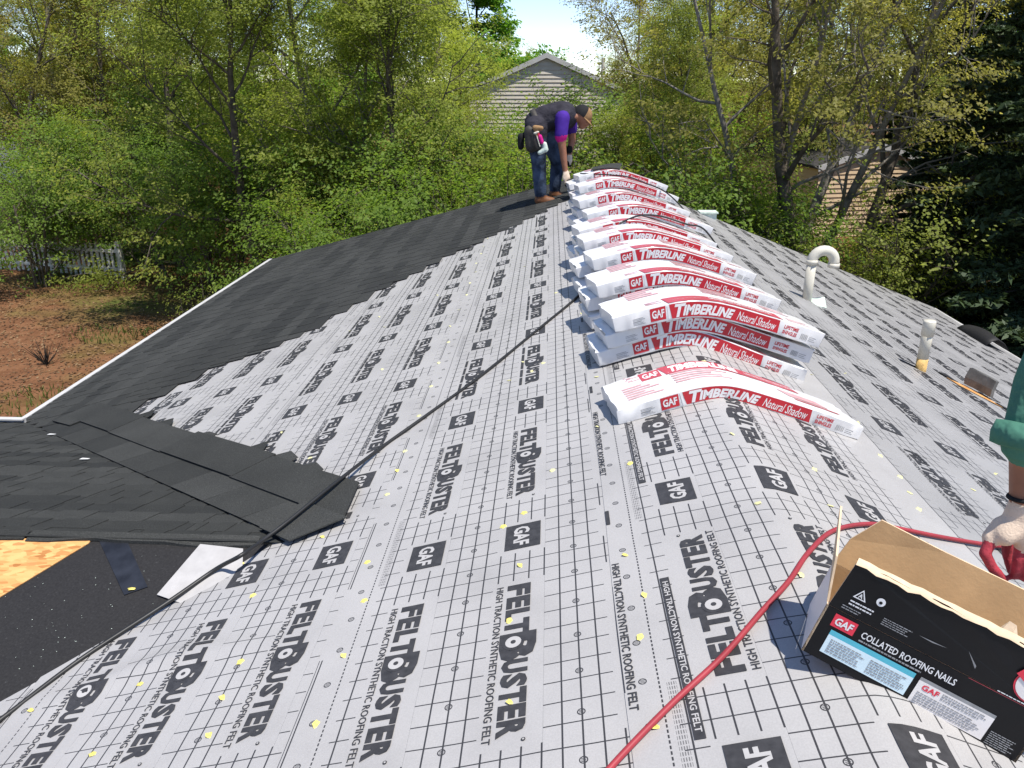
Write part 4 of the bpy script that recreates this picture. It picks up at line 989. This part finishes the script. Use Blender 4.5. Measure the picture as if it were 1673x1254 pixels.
b2o = body('body', caps, .0055, [M['glove'], M['glove_red'], M['skin'], M['green_shirt'], M['jeans'], M['boot']], p2, 2); b2o.location = pl
# rolled cuff of the sleeve: a folded ring
def ringband(c, axis, r, h, th, m, name):
    axis = Vector(axis).normalized(); u = axis.orthogonal().normalized(); v = axis.cross(u); mb = MB(); V = []; n = 28
    prof = [(r - th, -h / 2), (r, -h / 2 + .3 * h * .2), (r + th * .25, 0), (r, h / 2 - .06 * h), (r - th, h / 2)]
    for j in range(n):
        t = 2 * pi * j / n; wv = 1 + .02 * sin(3 * t) + .012 * sin(7 * t)
        V += [Vector(c) + (u * cos(t) + v * sin(t)) * a * wv + axis * b for a, b in prof]
    k = len(prof); mb.add(V, [(j * k + i, ((j + 1) % n) * k + i, ((j + 1) % n) * k + i + 1, j * k + i + 1) for j in range(n) for i in range(k - 1)])
    o = mobj(name, mb.me(name, M[m], True), p2, pl); return o
ax = Vector(B_(1712, 630, .06)) - Vector(B_(1682, 722, .02))
ringband(B_(1683, 718, .02), ax, .079, .062, .02, 'green_shirt', 'rolled_cuff')
ringband(B_(1675, 813, .0), Vector(B_(1680, 760, .02)) - Vector(B_(1672, 832)), .0385, .009, .006, 'black_cloth', 'wristband')
hair = MB(); cap_mesh(hair, hd + Vector((.01, 0, .06)), .098, hd + Vector((-.01, 0, .10)), .095); mobj('hair', hair.me('hair', M['black_cloth'], True), p2, pl)

# ------------------------------------------------------------------ GROUND
GZ = -4.1
def ground_material():
    m, nt, b = newmat('yard_soil_and_grass', .95, .1)
    t = nt.nodes.new('ShaderNodeTexCoord'); sp_ = nt.nodes.new('ShaderNodeSeparateXYZ'); nt.links.new(t.outputs['Object'], sp_.inputs[0])
    n1 = E_(nt, noise(nt, .22, 4., .6)); n2 = noise(nt, 2.2, 6., .65); n3 = noise(nt, 22., 4., .7)
    soil = ramp(nt, n2, [(.25, (.10, .046, .024)), (.5, (.185, .090, .047)), (.75, (.24, .130, .072))])
    grass = ramp(nt, n2, [(.3, (.055, .085, .018)), (.7, (.12, .15, .035))])
    c = mixc(nt, (n1 - .50) .op('MULTIPLY', 5.).op('ADD', .15).op('MAXIMUM', 0.).op('MINIMUM', 1.), soil, grass)
    c = mixc(nt, .6, c, ramp(nt, n3, [(.3, (.55, .5, .45)), (.7, (1.25, 1.2, 1.1))]), 'MULTIPLY')
    nt.links.new(c, b.inputs['Base Color']); bump(nt, b, n3, .6, .05); return m
M['ground'] = ground_material()
gx = np.concatenate([[-900, -300, -120], np.arange(-40, 41, 1.0), [120, 300, 900]]); gy = np.concatenate([[-300, -100, -30], np.arange(0, 61, 1.0), [120, 300, 1200]])
GX, GY = np.meshgrid(gx, gy); nx = len(gx)
gh = lambda x, y: GZ + .10 * vn(np.asarray(x) * .35, np.asarray(y) * .35, 6) + .03 * vn(np.asarray(x) * 1.3, np.asarray(y) * 1.3, 7)
V = np.stack([GX, GY, np.where((abs(GX) < 41) & (GY < 61) & (GY > -1), gh(GX, GY), GZ)], -1).reshape(-1, 3)
me = quadmesh('ground', V, [(j * nx + i, j * nx + i + 1, (j + 1) * nx + i + 1, (j + 1) * nx + i) for j in range(len(gy) - 1) for i in range(nx - 1)], M['ground'], None, True)
tag(mobj('ground', me), kind='structure')
# grass blades and leaf litter
def leaf_material(name, cols, trans=.35, rough=.55):
    m = bpy.data.materials.new(name); m.use_nodes = True; nt = m.node_tree; nt.nodes.clear()
    a = nt.nodes.new('ShaderNodeAttribute'); a.attribute_name = 'tone'
    c = ramp(nt, a.outputs['Fac'], [(i / (len(cols) - 1), x) for i, x in enumerate(cols)])
    p = nt.nodes.new('ShaderNodeBsdfPrincipled'); p.inputs['Roughness'].default_value = rough; p.inputs['Specular IOR Level'].default_value = .25
    nt.links.new(c, p.inputs['Base Color'])
    tr = nt.nodes.new('ShaderNodeBsdfTranslucent'); nt.links.new(mixc(nt, 1., c, (1.30, 1.30, .85), 'MULTIPLY'), tr.inputs[0])
    mx = nt.nodes.new('ShaderNodeMixShader'); mx.inputs[0].default_value = trans; o = nt.nodes.new('ShaderNodeOutputMaterial')
    nt.links.new(p.outputs[0], mx.inputs[1]); nt.links.new(tr.outputs[0], mx.inputs[2]); nt.links.new(mx.outputs[0], o.inputs[0]); return m
LM = {'green': leaf_material('fresh_green_leaf', [(.16, .20, .035), (.25, .30, .052), (.325, .375, .075), (.39, .43, .12)], .65),
      'bright': leaf_material('bright_green_leaf', [(.08, .18, .02), (.15, .31, .034), (.22, .41, .05)], .5),
      'olive': leaf_material('olive_young_leaf', [(.15, .15, .034), (.24, .235, .048), (.31, .295, .07), (.37, .34, .11)], .62),
      'bronze': leaf_material('bronze_young_leaf', [(.20, .15, .05), (.26, .225, .065), (.29, .285, .07), (.34, .30, .12)], .62),
      'needle': leaf_material('dark_needle', [(.026, .044, .022), (.05, .08, .034), (.075, .11, .045)], .2),
      'shrub': leaf_material('shrub_leaf', [(.085, .15, .025), (.17, .265, .04), (.26, .36, .07)], .6),
      'litter': leaf_material('dry_litter', [(.07, .035, .018), (.16, .09, .045), (.26, .17, .09)], .05),
      'grass': leaf_material('grass_blade', [(.045, .075, .012), (.10, .14, .025), (.17, .18, .05)], .25)}
M['bark'] = mat('grey_brown_bark', (.105, .088, .070), .95, .1, .45, 5., .8, 14., .03)
M['bark_pale'] = mat('pale_grey_bark', (.20, .18, .155), .95, .1, .45, 4., .8, 14., .03)
M['bark_dark'] = mat('dark_bark', (.045, .038, .032), .95, .1, .4, 5., .8, 14., .03)
def leaves_mesh(name, C, size, rng, m, tone, flat=.6, ratio=.55, outw=0.):
    """one small diamond-shaped blade per point"""
    n = len(C); nr = rng.normal(size=(n, 3)); nr *= .75; nr[:, 2] = np.abs(nr[:, 2]) + flat * 1.5
    if outw:
        oc = C - np.array([0, 0, np.median(C[:, 2]) * .8]); oc[:, 2] *= .4; oc /= np.linalg.norm(oc, axis=1)[:, None] + 1e-6; nr += oc * outw
    nr /= np.linalg.norm(nr, axis=1)[:, None]
    a = rng.normal(size=(n, 3)); a -= nr * (a * nr).sum(1)[:, None]; a /= np.linalg.norm(a, axis=1)[:, None]; b = np.cross(nr, a)
    s = (size * rng.uniform(.6, 1.35, n))[:, None]
    V = np.stack([C - a * s * .5, C + b * s * ratio * .5 + nr * s * .08, C + a * s * .5, C - b * s * ratio * .5 + nr * s * .08], 1).reshape(-1, 3)
    return quadmesh(name, V, np.arange(n * 4).reshape(-1, 4), m, tone)
rng = np.random.RandomState(4)
n = 26000; X = rng.uniform(-19, -4.6, n); Y = rng.uniform(9, 23, n)
gm = vn(X * .45, Y * .45, 12) + .35 * vn(X * 1.5, Y * 1.5, 13)
k = gm > .30; Xg, Yg = X[k], Y[k]
C = np.stack([Xg, Yg, gh(Xg, Yg) + .02], -1); nb = len(C); hh = rng.uniform(.05, .13, nb); th = rng.uniform(0, 6.28, nb); ww = .012
d = np.stack([np.cos(th), np.sin(th), 0 * th], -1); ln = rng.normal(0, .035, (nb, 3)); ln[:, 2] = 0
V = np.stack([C - d * ww, C + d * ww, C + d * ww * .3 + ln + np.stack([0 * hh, 0 * hh, hh], -1), C - d * ww * .3 + ln + np.stack([0 * hh, 0 * hh, hh], -1)], 1).reshape(-1, 3)
tag(mobj('grass', quadmesh('grass', V, np.arange(nb * 4).reshape(-1, 4), LM['grass'], rng.rand(nb))), 'patchy short green grass in the brown yard at left', 'grass', kind='stuff')
k = gm < .45; Xl, Yl = X[k], Y[k]
C = np.stack([Xl, Yl, gh(Xl, Yl) + .015], -1)
tag(mobj('leaf_litter', leaves_mesh('leaf_litter', C, .07, rng, LM['litter'], rng.rand(len(C)), 2.5)), 'dry brown leaf litter scattered over the bare yard', 'leaf litter', kind='stuff')

# ------------------------------------------------------------------ TREES
def grow_tree(seed, height, spread, nlimb=13, stems=1, base=.12, leafn=34000, leaf=.085, clump=.30, flat=.55, r0=.15, tone_bias=0., up=.25, open_=0., leafmat='green', bark='bark', sub=(6, 6)):
    rg = np.random.RandomState(seed); tubes = []; anch = []
    def line(p, d, L, n, r, rt, wob, tro):
        P = [np.array(p, float)]; R = [r]; d = np.array(d, float)
        for i in range(n):
            d = d + rg.normal(0, wob, 3) + np.array([0, 0, tro]); d /= np.linalg.norm(d); P.append(P[-1] + d * L / n); R.append(r + (rt - r) * (i + 1) / n)
        tubes.append((P, R)); return P, R
    def pt(P, t): k = min(int(t * (len(P) - 1)), len(P) - 2); u = t * (len(P) - 1) - k; return P[k] * (1 - u) + P[k + 1] * u, P[k + 1] - P[k]
    def perp(d, ang, az):
        d = d / np.linalg.norm(d); u = np.cross(d, [0, 0, 1.]); 
        if np.linalg.norm(u) < .1: u = np.array([1., 0, 0])
        u /= np.linalg.norm(u); v = np.cross(d, u); return d * cos(ang) + (u * cos(az) + v * sin(az)) * sin(ang)
    for s_ in range(stems):
        az0 = 2 * pi * s_ / stems + rg.rand(); tilt = 0.05 if stems == 1 else rg.uniform(.12, .30)
        P0, R0 = line((.15 * (stems > 1) * cos(az0), .15 * (stems > 1) * sin(az0), -.3), (sin(tilt) * cos(az0), sin(tilt) * sin(az0), 1), height * (.93 if s_ == 0 else rg.uniform(.7, .95)), 9, r0 * (1 if s_ == 0 else .75), .02, .06, .03)
        nl = max(4, int(nlimb / stems ** .6))
        for i in range(nl):
            t = base + (1 - base) * ((i + rg.rand() * .8) / nl) ** .9; p, d = pt(P0, min(t, .98)); az = 2.4 * i + rg.rand() * 1.2
            L1 = spread * (1 - .62 * t) * rg.uniform(.75, 1.15) + .4; an = 1.15 - .65 * t + rg.normal(0, .12)
            P1, R1 = line(p, perp(d, an, az), L1, 6, max(.012, r0 * .42 * (1 - .7 * t)), .008, .13, .05 * up * 2)
            for j in range(sub[0]):
                t1 = .28 + .72 * (j + rg.rand()) / sub[0]; p1, d1 = pt(P1, min(t1, .99)); L2 = (L1 * .42 * (1.15 - .5 * t1) + .25) * rg.uniform(.7, 1.2)
                P2, R2 = line(p1, perp(d1, rg.uniform(.5, 1.05), rg.rand() * 6.28), L2, 4, max(.007, R1[0] * .38), .004, .16, .03 * up)
                for q in range(sub[1]):
                    t2 = .2 + .8 * (q + rg.rand()) / sub[1]; p2_, d2 = pt(P2, min(t2, .99)); L3 = rg.uniform(.25, .65)
                    P3, R3 = line(p2_, perp(d2, rg.uniform(.4, 1.1), rg.rand() * 6.28), L3, 2, .0045, .002, .15, .0)
                    if rg.rand() > open_: anch += [(P3[1], P3[2]), (P3[2], P3[2] + (P3[2] - P3[1]))]
    V, Q = [], []; nv = 0
    for P, R in tubes:
        ns = 8 if R[0] > .05 else (5 if R[0] > .012 else 3); k = len(P); P = np.array(P)
        T = np.gradient(P, axis=0); T /= np.linalg.norm(T, axis=1)[:, None] + 1e-9
        ref = np.array([1., 0, 0]) if abs(T[0][0]) < .8 else np.array([0, 1., 0]); U = np.cross(T, ref); U /= np.linalg.norm(U, axis=1)[:, None]; W = np.cross(T, U)
        an = np.linspace(0, 2 * pi, ns, endpoint=False); ring = P[:, None] + (U[:, None] * np.cos(an)[None, :, None] + W[:, None] * np.sin(an)[None, :, None]) * np.array(R)[:, None, None]
        V.append(ring.reshape(-1, 3)); i, j = np.meshgrid(np.arange(k - 1), np.arange(ns), indexing='ij'); i = i.ravel(); j = j.ravel()
        Q.append(np.stack([i * ns + j, i * ns + (j + 1) % ns, (i + 1) * ns + (j + 1) % ns, (i + 1) * ns + j], -1) + nv); nv += k * ns
    trunk = quadmesh('trunk', np.concatenate(V), np.concatenate(Q), M[bark], None, True)
    A = np.array([a for a, b in anch]); B = np.array([b for a, b in anch]); na = len(A); per = rg.permutation(np.arange(leafn) % na)
    u = rg.rand(leafn)[:, None]; C = A[per] * (1 - u) + B[per] * u; off = rg.normal(0, clump * .42, (leafn, 3)); off[:, 2] *= .40; C = C + off
    tn = np.clip(.5 + .22 * rg.normal(size=leafn) + .30 * (rg.rand(na)[per] - .5) + tone_bias, 0, 1)
    crown = leaves_mesh('crown', C, leaf, rg, LM[leafmat], tn, flat, .58, 1.1)
    return trunk, crown
def conifer(seed, height, spread):
    rg = np.random.RandomState(seed); mb = MB(); mb.tube([(0, 0, -.3), (0, 0, height * .5), (0, 0, height)], [.22, .13, .02], 8); C = []; D = []; z = .5; 
    while z < height - .2:
        for k in range(8):
            az = rg.rand() * 6.28; L = spread * (1 - z / height) ** .8 * rg.uniform(.75, 1.1) + .2; P = []
            for i in range(7):
                t = i / 6; P.append(np.array([cos(az) * L * t, sin(az) * L * t, z + .10 * L * t - .26 * L * t * t + .10 * L * t ** 4]))
            mb.tube(P, [.03 * (1 - .8 * i / 6) for i in range(7)], 4, 0, False)
            nn = int(26 * L) + 10
            for q in range(nn):
                t = rg.uniform(.12, 1); i = min(int(t * 6), 5); p = P[i] + (P[i + 1] - P[i]) * (t * 6 - i); sd_ = rg.choice([-1, 1]); wdt = .42 * L * (1 - t) * .6 + .18
                ls = rg.uniform(.1, 1) * wdt; fw = np.array([cos(az), sin(az), -.25]); sv = np.array([-sin(az), cos(az), 0]) * sd_
                for e in range(5): C.append(p + sv * ls * (e + 1) / 5 + fw * ls * .45 * (e + 1) / 5 + rg.normal(0, .03, 3) - np.array([0, 0, .05 * e / 5])); D.append(rg.rand())
        z += rg.uniform(.20, .32)
    C = np.array(C); n = len(C)
    return mb.me('trunk', M['bark_dark']), leaves_mesh('crown', C, .20, rg, LM['needle'], np.clip(np.array(D) * .6 + .4 * rg.rand(n), 0, 1), .35, .38)
PR_T = {
 'g1': grow_tree(1, 9.5, 3.6, 17, 1, .06, 38000, .076, .34, leafmat='green', bark='bark', sub=(7, 6)),
 'g2': grow_tree(2, 10.5, 3.4, 17, 2, .06, 38000, .076, .34, leafmat='green', bark='bark_pale', sub=(6, 6)),
 'g3': grow_tree(3, 8.5, 3.5, 16, 1, .05, 36000, .075, .34, leafmat='green', bark='bark', tone_bias=-.08, sub=(7, 6)),
 'o1': grow_tree(4, 10., 3.6, 15, 1, .08, 31000, .076, .34, leafmat='olive', bark='bark', sub=(7, 6), open_=.15),
 'o2': grow_tree(5, 10.5, 3.2, 15, 3, .10, 29000, .074, .32, leafmat='bronze', bark='bark', sub=(6, 6), open_=.2),
 'm1': grow_tree(6, 13., 4.2, 18, 1, .16, 42000, .17, .45, leafmat='bright', bark='bark_dark', sub=(7, 6)),
 'p1': grow_tree(7, 10.5, 3.9, 18, 4, .26, 26000, .075, .30, leafmat='olive', bark='bark_pale', sub=(6, 6), open_=.40, r0=.15, up=.6, tone_bias=.12),
 'p2': grow_tree(8, 10.5, 4.0, 15, 2, .28, 22000, .075, .30, leafmat='olive', bark='bark', sub=(6, 6), open_=.45, r0=.20, up=.5, tone_bias=.1),
 's1': grow_tree(9, 2.6, 1.15, 9, 5, .05, 11000, .060, .22, leafmat='shrub', bark='bark', sub=(4, 4), r0=.035),
 's2': grow_tree(10, 2.1, 1.0, 9, 6, .05, 8000, .055, .20, leafmat='green', bark='bark', sub=(4, 4), r0=.03),
 'c1': conifer(11, 11., 3.4), 'c2': conifer(12, 9., 3.0)}
def tree(key, px, Y, label, sc=1., rz=None, name='leafy_tree', cat='tree', group=None, sz=None):
    x = float(at(px, 250, Y)[0]); e = empty(name, (x, Y, float(gh(x, Y)) if abs(x) < 40 and Y < 60 else GZ), rz if rz is not None else random.uniform(0, 6.28)); e.scale = (sc, sc, sz or sc)
    tag(e, label, cat, group); t, c = PR_T[key]; mobj('trunk', t, e); mobj('crown', c, e); return e
random.seed(31)
NT = [('g1', 400, 19.5, 'large fresh green tree left of centre, behind the shingled roof corner', 1.0, .6),
 ('g2', 560, 20.5, 'tall green tree with twin pale stems, left of the bending worker', 1.0, 2.2),
 ('g3', 650, 18.8, 'dense mid green tree directly behind the dark shingled rake', .95, 1.0),
 ('g1', 705, 23., 'green tree rising just left of the bending worker', .95, 4.0),
 ('o1', 150, 27., 'olive green tree hanging over the white picket fence', 1.0, .3),
 ('o2', 20, 26.5, 'bronze tinged young tree at the far left edge', 1.0, 1.4),
 ('g3', 285, 23.5, 'bushy green tree just right of the picket fence end', 1.0, 3.3),
 ('m1', 755, 38., 'big bright green broad leaved tree behind the others, left of the sky gap', 1.0, 1.0),
 ('o2', 1085, 29., 'bronze leaved tree right of the sky gap, beside the grey gable', .95, 2.0),
 ('g2', 1150, 25., 'green tree behind the bundles, right of the grey gable', .85, .9),
 ('g3', 1000, 21., 'low green tree directly behind the far end of the ridge', .5, 2.9),
 ('g1', 1150, 19.5, 'low rounded green tree behind the right rake of the roof', .66, 5.1),
 ('p1', 1300, 17.0, 'open tree with several pale grey stems behind the right rake', 1.0, 1.0),
 ('p2', 1375, 16.2, 'sparse tree with a thick forked dark trunk beside the tan house', 1.0, 2.6),
 ('o1', 1200, 24., 'olive tree behind the pale stemmed tree', 1.0, 1.9),
 ('g2', 95, 29., 'green tree hiding the white house at upper left', 1.05, .2), ('o2', 225, 30., 'bronze tree between the white house and the bushy green tree', 1.05, 3.2),
 ('g3', 470, 24.5, 'green tree filling the gap left of the twin stemmed tree', 1.0, .7)]
for k, px, Y, lb, sc, rz in NT: tree(k, px, Y, lb, sc, rz)
tree('c1', 1775, 15.5, 'dark conifer filling the right edge above the eave', 1.0, .5, 'conifer_tree')
tree('c2', 1650, 27., 'dark conifer behind the sparse branches, left of the right edge', 1.1, 1.5, 'conifer_tree')
tree('c2', 1830, 13., 'dark conifer at the far right, nearest the eave', .9, 2.5, 'conifer_tree')
tree('c2', 1585, 19., 'smaller dark conifer right of the tan house', .75, .9, 'conifer_tree')
tree('c1', 1540, 36., 'farther dark conifer seen between the tan house and the right edge', 1.0, 3.5, 'conifer_tree')
for k, px, Y, lb, sc in [('s1', 470, 14.6, 'bright leafy shrub just beyond the shingled eave corner', 1.0), ('s1', 545, 15.0, 'taller leafy shrub behind the dark rake, right of the eave corner', 1.25),
    ('s2', 385, 14.0, 'low green shrub at the bend of the white eave edge', .75), ('s2', 600, 16.0, 'small shrub with pale twigs behind the dark rake', 1.2), ('s1', 1175, 14.6, 'leafy shrub right behind the far right rake beside the roof vent', 1.35),
    ('s1', 1250, 14.4, 'rounded shrub behind the rake below the pale stems', 1.15), ('s2', 1330, 14.6, 'low spreading shrub behind the hooked vent pipe', 1.1), ('s1', 1090, 15.2, 'leafy shrub peeping over the ridge behind the farthest bundles', 1.45), ('s1', 830, 15.5, 'tall shrub behind the legs of the bending worker', 1.5),
    ('s1', 250, 22.5, 'leafy bush at the right end of the picket fence', 1.5), ('s1', 340, 20.5, 'bush under the large green tree beyond the yard', 1.4), ('s1', 440, 20., 'bush in the shade behind the eave corner shrub', 1.6), ('s1', 560, 19., 'broad bush between the tall green trees and the rake', 1.6),
    ('s1', 975, 26., 'tall bush covering the foot of the grey gable', 1.95), ('s1', 855, 27., 'bush at the left corner of the grey gable', 1.5),
    ('s1', 22, 21.2, 'leafy bush hiding the left end of the picket fence', 1.25),
    ('s1', 30, 23.6, 'dark bush behind the left stretch of picket fence', 1.6), ('s1', 130, 23.8, 'bush behind the middle of the picket fence', 1.6), ('s1', 690, 19.5, 'broad bush behind the middle shrub of the dark rake', 1.7), ('s1', 330, 27., 'bush far back under the trees, right of the fence', 2.), ('s1', 480, 27., 'bush far back under the trees left of centre', 2.2), ('s1', 1180, 20., 'broad bush behind the rounded low tree on the right', 1.7),
    ('s1', 720, 15.2, 'leafy shrub beyond the middle of the dark rake', 1.35), ('s2', 960, 15.5, 'shrub beyond the roof end between the worker and the bundles', 1.7), ('s2', 1400, 15.0, 'thin shrub at the foot of the thick dark trunk', 1.1), ('s1', 1470, 18., 'leafy bush before the tan house', .8), ('s2', 1470, 15.2, 'low shrub beside the eave below the conifer', 1.4)]:
    tree(k, px, Y, lb, sc, None, 'shrub', 'shrub')
for i, (k, px, Y, sc) in enumerate([('g2', -80, 33, 1.0), ('o1', 70, 38, 1.0), ('g1', 210, 34, 1.05), ('g3', 330, 36, 1.2), ('g2', 450, 33, 1.05), ('m1', 560, 42, .85), ('g1', 660, 34, 1.05), ('g2', 720, 31, 1.0), ('g1', 1130, 38, .95), ('o1', 1200, 36, 1.1), ('g2', 1290, 34, 1.1),
    ('o1', 1400, 33, 1.15), ('g1', 1490, 38, 1.2), ('g3', 1600, 34, 1.3), ('c1', 1700, 30, 1.1), ('g2', 1040, 44, .95), ('g1', 600, 55, 1.2), ('g2', 350, 52, 1.2), ('g1', 120, 55, 1.2), ('g3', 900, 58, .72), ('g1', 820, 60, .85), ('g2', 985, 62, .8), ('g1', 1250, 55, 1.2), ('g2', 1450, 55, 1.3), ('m1', 1650, 50, 1.1), ('g1', 30, 46, 1.35), ('g3', 190, 45, 1.4), ('g2', 300, 44, 1.3), ('g1', 480, 46, 1.35), ('g3', 640, 44, 1.3), ('o1', 1180, 46, 1.3), ('g1', 1340, 45, 1.35), ('m1', -60, 50, 1.0), ('g3', 750, 48, .9)]):
    kd = {'g1': 'rounded green', 'g2': 'twin stemmed green', 'g3': 'bushy green', 'o1': 'olive', 'm1': 'bright broad leaved', 'c1': 'dark needled'}[k]
    zn = [(100, 'at the far left behind the fence'), (300, 'behind the bushy tree by the fence end'), (520, 'behind the large green tree left of centre'), (680, 'behind the shingled rake'), (840, 'left of the grey gable'), (1000, 'under the sky gap behind the grey gable'), (1160, 'right of the grey gable'), (1340, 'behind the pale stemmed tree'), (1500, 'behind the tan house'), (9999, 'behind the dark conifers')]
    lb = 'distant %s%s tree %s' % ('taller ' if sc > 1.25 else ('slim ' if px == 1490 else ''), kd, next(z for l, z in zn if px < l)) + (', farthest back' if Y > 45 else '')
    tree(k, px, Y, lb, sc, None, 'conifer_tree' if k == 'c1' else 'leafy_tree', 'tree', 'woods behind the nearer trees')

# ------------------------------------------------------------------ NEIGHBOURING HOUSES
def gable_house(loc, rz, W, Dp, He, pitch, label, wallc, roofc, windows=(), over=.12):
    h = tag(empty('neighbour_house', (loc[0], loc[1], GZ), rz), label, 'house')
    wm = mat('siding_' + label.split()[0], wallc, .6, .3, .06, 3.); rm = mat('roof_' + label.split()[0], roofc, .9, .1, .25, 6.)
    top = lambda t: He + pitch * (W / 2 - abs(t - .5) * W)
    w1 = clapboard_wall((-W / 2, 0), (W / 2, 0), 0, top, wm, .16, .03); mobj('wall', w1.me('wall', wm), h)
    for (a, b) in (((W / 2, 0), (W / 2, Dp)), ((-W / 2, Dp), (-W / 2, 0))): mobj('wall', clapboard_wall(a, b, 0, lambda t: He, wm, .16, .03).me('wall', wm), h)
    mobj('wall', clapboard_wall((W / 2, Dp), (-W / 2, Dp), 0, top, wm, .16, .03).me('wall', wm), h)
    hr = He + pitch * W / 2 + .08
    for s_ in (-1, 1):
        mb = MB(); e = s_ * (W / 2 + over); ze = hr - pitch * (W / 2 + over); P = [(0, -over, hr), (e, -over, ze), (e, Dp + over, ze), (0, Dp + over, hr)]
        mb.quadslab(P if s_ < 0 else P, .10, n=(0, 0, 1)); mobj('roof_slope', mb.me('roof_slope', rm), h)
        mb = MB(); mb.quadslab([(0, -over - .03, hr + .01), (e, -over - .03, ze + .01), (e, -over, ze + .01), (0, -over, hr + .01)], .20, n=(0, 0, 1)); mobj('rake_board', mb.me('rake_board', M['white_trim']), h)
    for (x, z, ww, hh) in windows:
        mb = MB(); mb.box((x, -.05, z), (ww, .04, hh)); wd = mobj('window', mb.me('window', mat('window_glass', (.03, .035, .04), .1, .5)), h)
        mb = MB()
        for (a, b, c, d2) in ((0, hh / 2, ww + .12, .07), (0, -hh / 2, ww + .12, .07), (-ww / 2, 0, .07, hh), (ww / 2, 0, .07, hh)): mb.box((x + a, -.06, z + b), (c, .07, d2))
        mobj('window_frame', mb.me('window_frame', M['white_trim']), wd)
    return h
g = at(893, 86, 35.5)
hs = gable_house((g[0], 35.5), radians(4), 6.4, 10., 3.55, .42, 'grey sided house whose gable shows behind the bending worker', (.56, .51, .44), (.06, .06, .06))
hs.location.z = g[2] - (3.55 + .42 * 3.2 + .08) ; 
for o in list(hs.children):
    if o.name.startswith('wall'): o.location.z = 0
mb = MB(); mb.tube([(2.4, .4, 4.0), (2.4, .4, 4.8)], .07, 8); mobj('vent_pipe', mb.me('vent_pipe', M['pvc']), hs)
g2_ = at(1425, 330, 30.)
hs2 = gable_house((g2_[0], 30.), radians(14), 4.6, 8., 2.5, .3, 'tan sided house with dark roof, half hidden behind the thick trunk', (.60, .45, .29), (.05, .047, .045))
g3_ = at(20, 130, 44.)
hs3 = gable_house((g3_[0] - 1.0, 44.), radians(-30), 9., 9., 4.6, .4, 'white house glimpsed through the leaves at upper left', (.72, .71, .68), (.10, .095, .09), ((1.5, 3.4, 1., 1.3), (-1.5, 3.4, 1., 1.3)))

# ------------------------------------------------------------------ PICKET FENCE
fa = onplane(2, 441, (0, 0, 1), GZ); fb = onplane(206, 455, (0, 0, 1), GZ)
fence = tag(empty('picket_fence', (fb[0], fb[1], GZ)), 'weathered white picket fence at the back of the yard, left side', 'fence')
dv = Vector((fa[0] - fb[0], fa[1] - fb[1], 0)); Lf = dv.length + 4.; dv.normalize(); ang = math.atan2(dv.y, dv.x)
M['fence'] = mat('weathered_white_paint', (.64, .61, .55), .8, .2, .35, 7.)
pk = MB(); w_ = .045; pk.add([(-w_, -.01, .05), (w_, -.01, .05), (w_, -.01, .95), (0, -.01, 1.04), (-w_, -.01, .95), (-w_, .01, .05), (w_, .01, .05), (w_, .01, .95), (0, .01, 1.04), (-w_, .01, .95)],
    [(4, 3, 2, 1, 0)[::-1], (5, 6, 7, 8, 9)[::-1], (0, 5, 6, 1)[::-1], (1, 6, 7, 2)[::-1], (2, 7, 8, 3)[::-1], (3, 8, 9, 4)[::-1], (4, 9, 5, 0)[::-1]]); PK = pk.me('picket', M['fence'])
k = int(Lf / .17)
for i in range(k):
    o = mobj('picket', PK, fence, (dv.x * i * .17, dv.y * i * .17, random.uniform(-.03, .03)), (random.uniform(-.03, .03), random.uniform(-.02, .02), ang)); o.scale.z = random.uniform(.95, 1.03)
for z in (.28, .80):
    mb = MB(); mb.box((Lf / 2, .035, z), (Lf, .035, .085)); mobj('rail', mb.me('rail', M['fence']), fence, None, (0, 0, ang))
for i in range(0, 5):
    mb = MB(); mb.box((0, .09, .55), (.09, .09, 1.1)); mobj('post', mb.me('post', M['fence']), fence, (dv.x * i * 2.4, dv.y * i * 2.4, 0), (0, 0, ang))
# dead weed stump in the yard
q = onplane(75, 590, (0, 0, 1), GZ); mb = MB(); rs_ = random.Random(3)
for i in range(26):
    an = rs_.uniform(0, 6.28); r = rs_.uniform(.1, .4); mb.tube([(0, 0, -.02), (r * .5 * cos(an), r * .5 * sin(an), rs_.uniform(.1, .3)), (r * cos(an), r * sin(an), rs_.uniform(.15, .5))], [.012, .008, .003], 4)
tag(mb.build('dead_weed', M['bark_dark'], None, False, (q[0], q[1], float(gh(q[0], q[1])))), 'dry dark weed stump standing in the bare brown yard', 'weed')
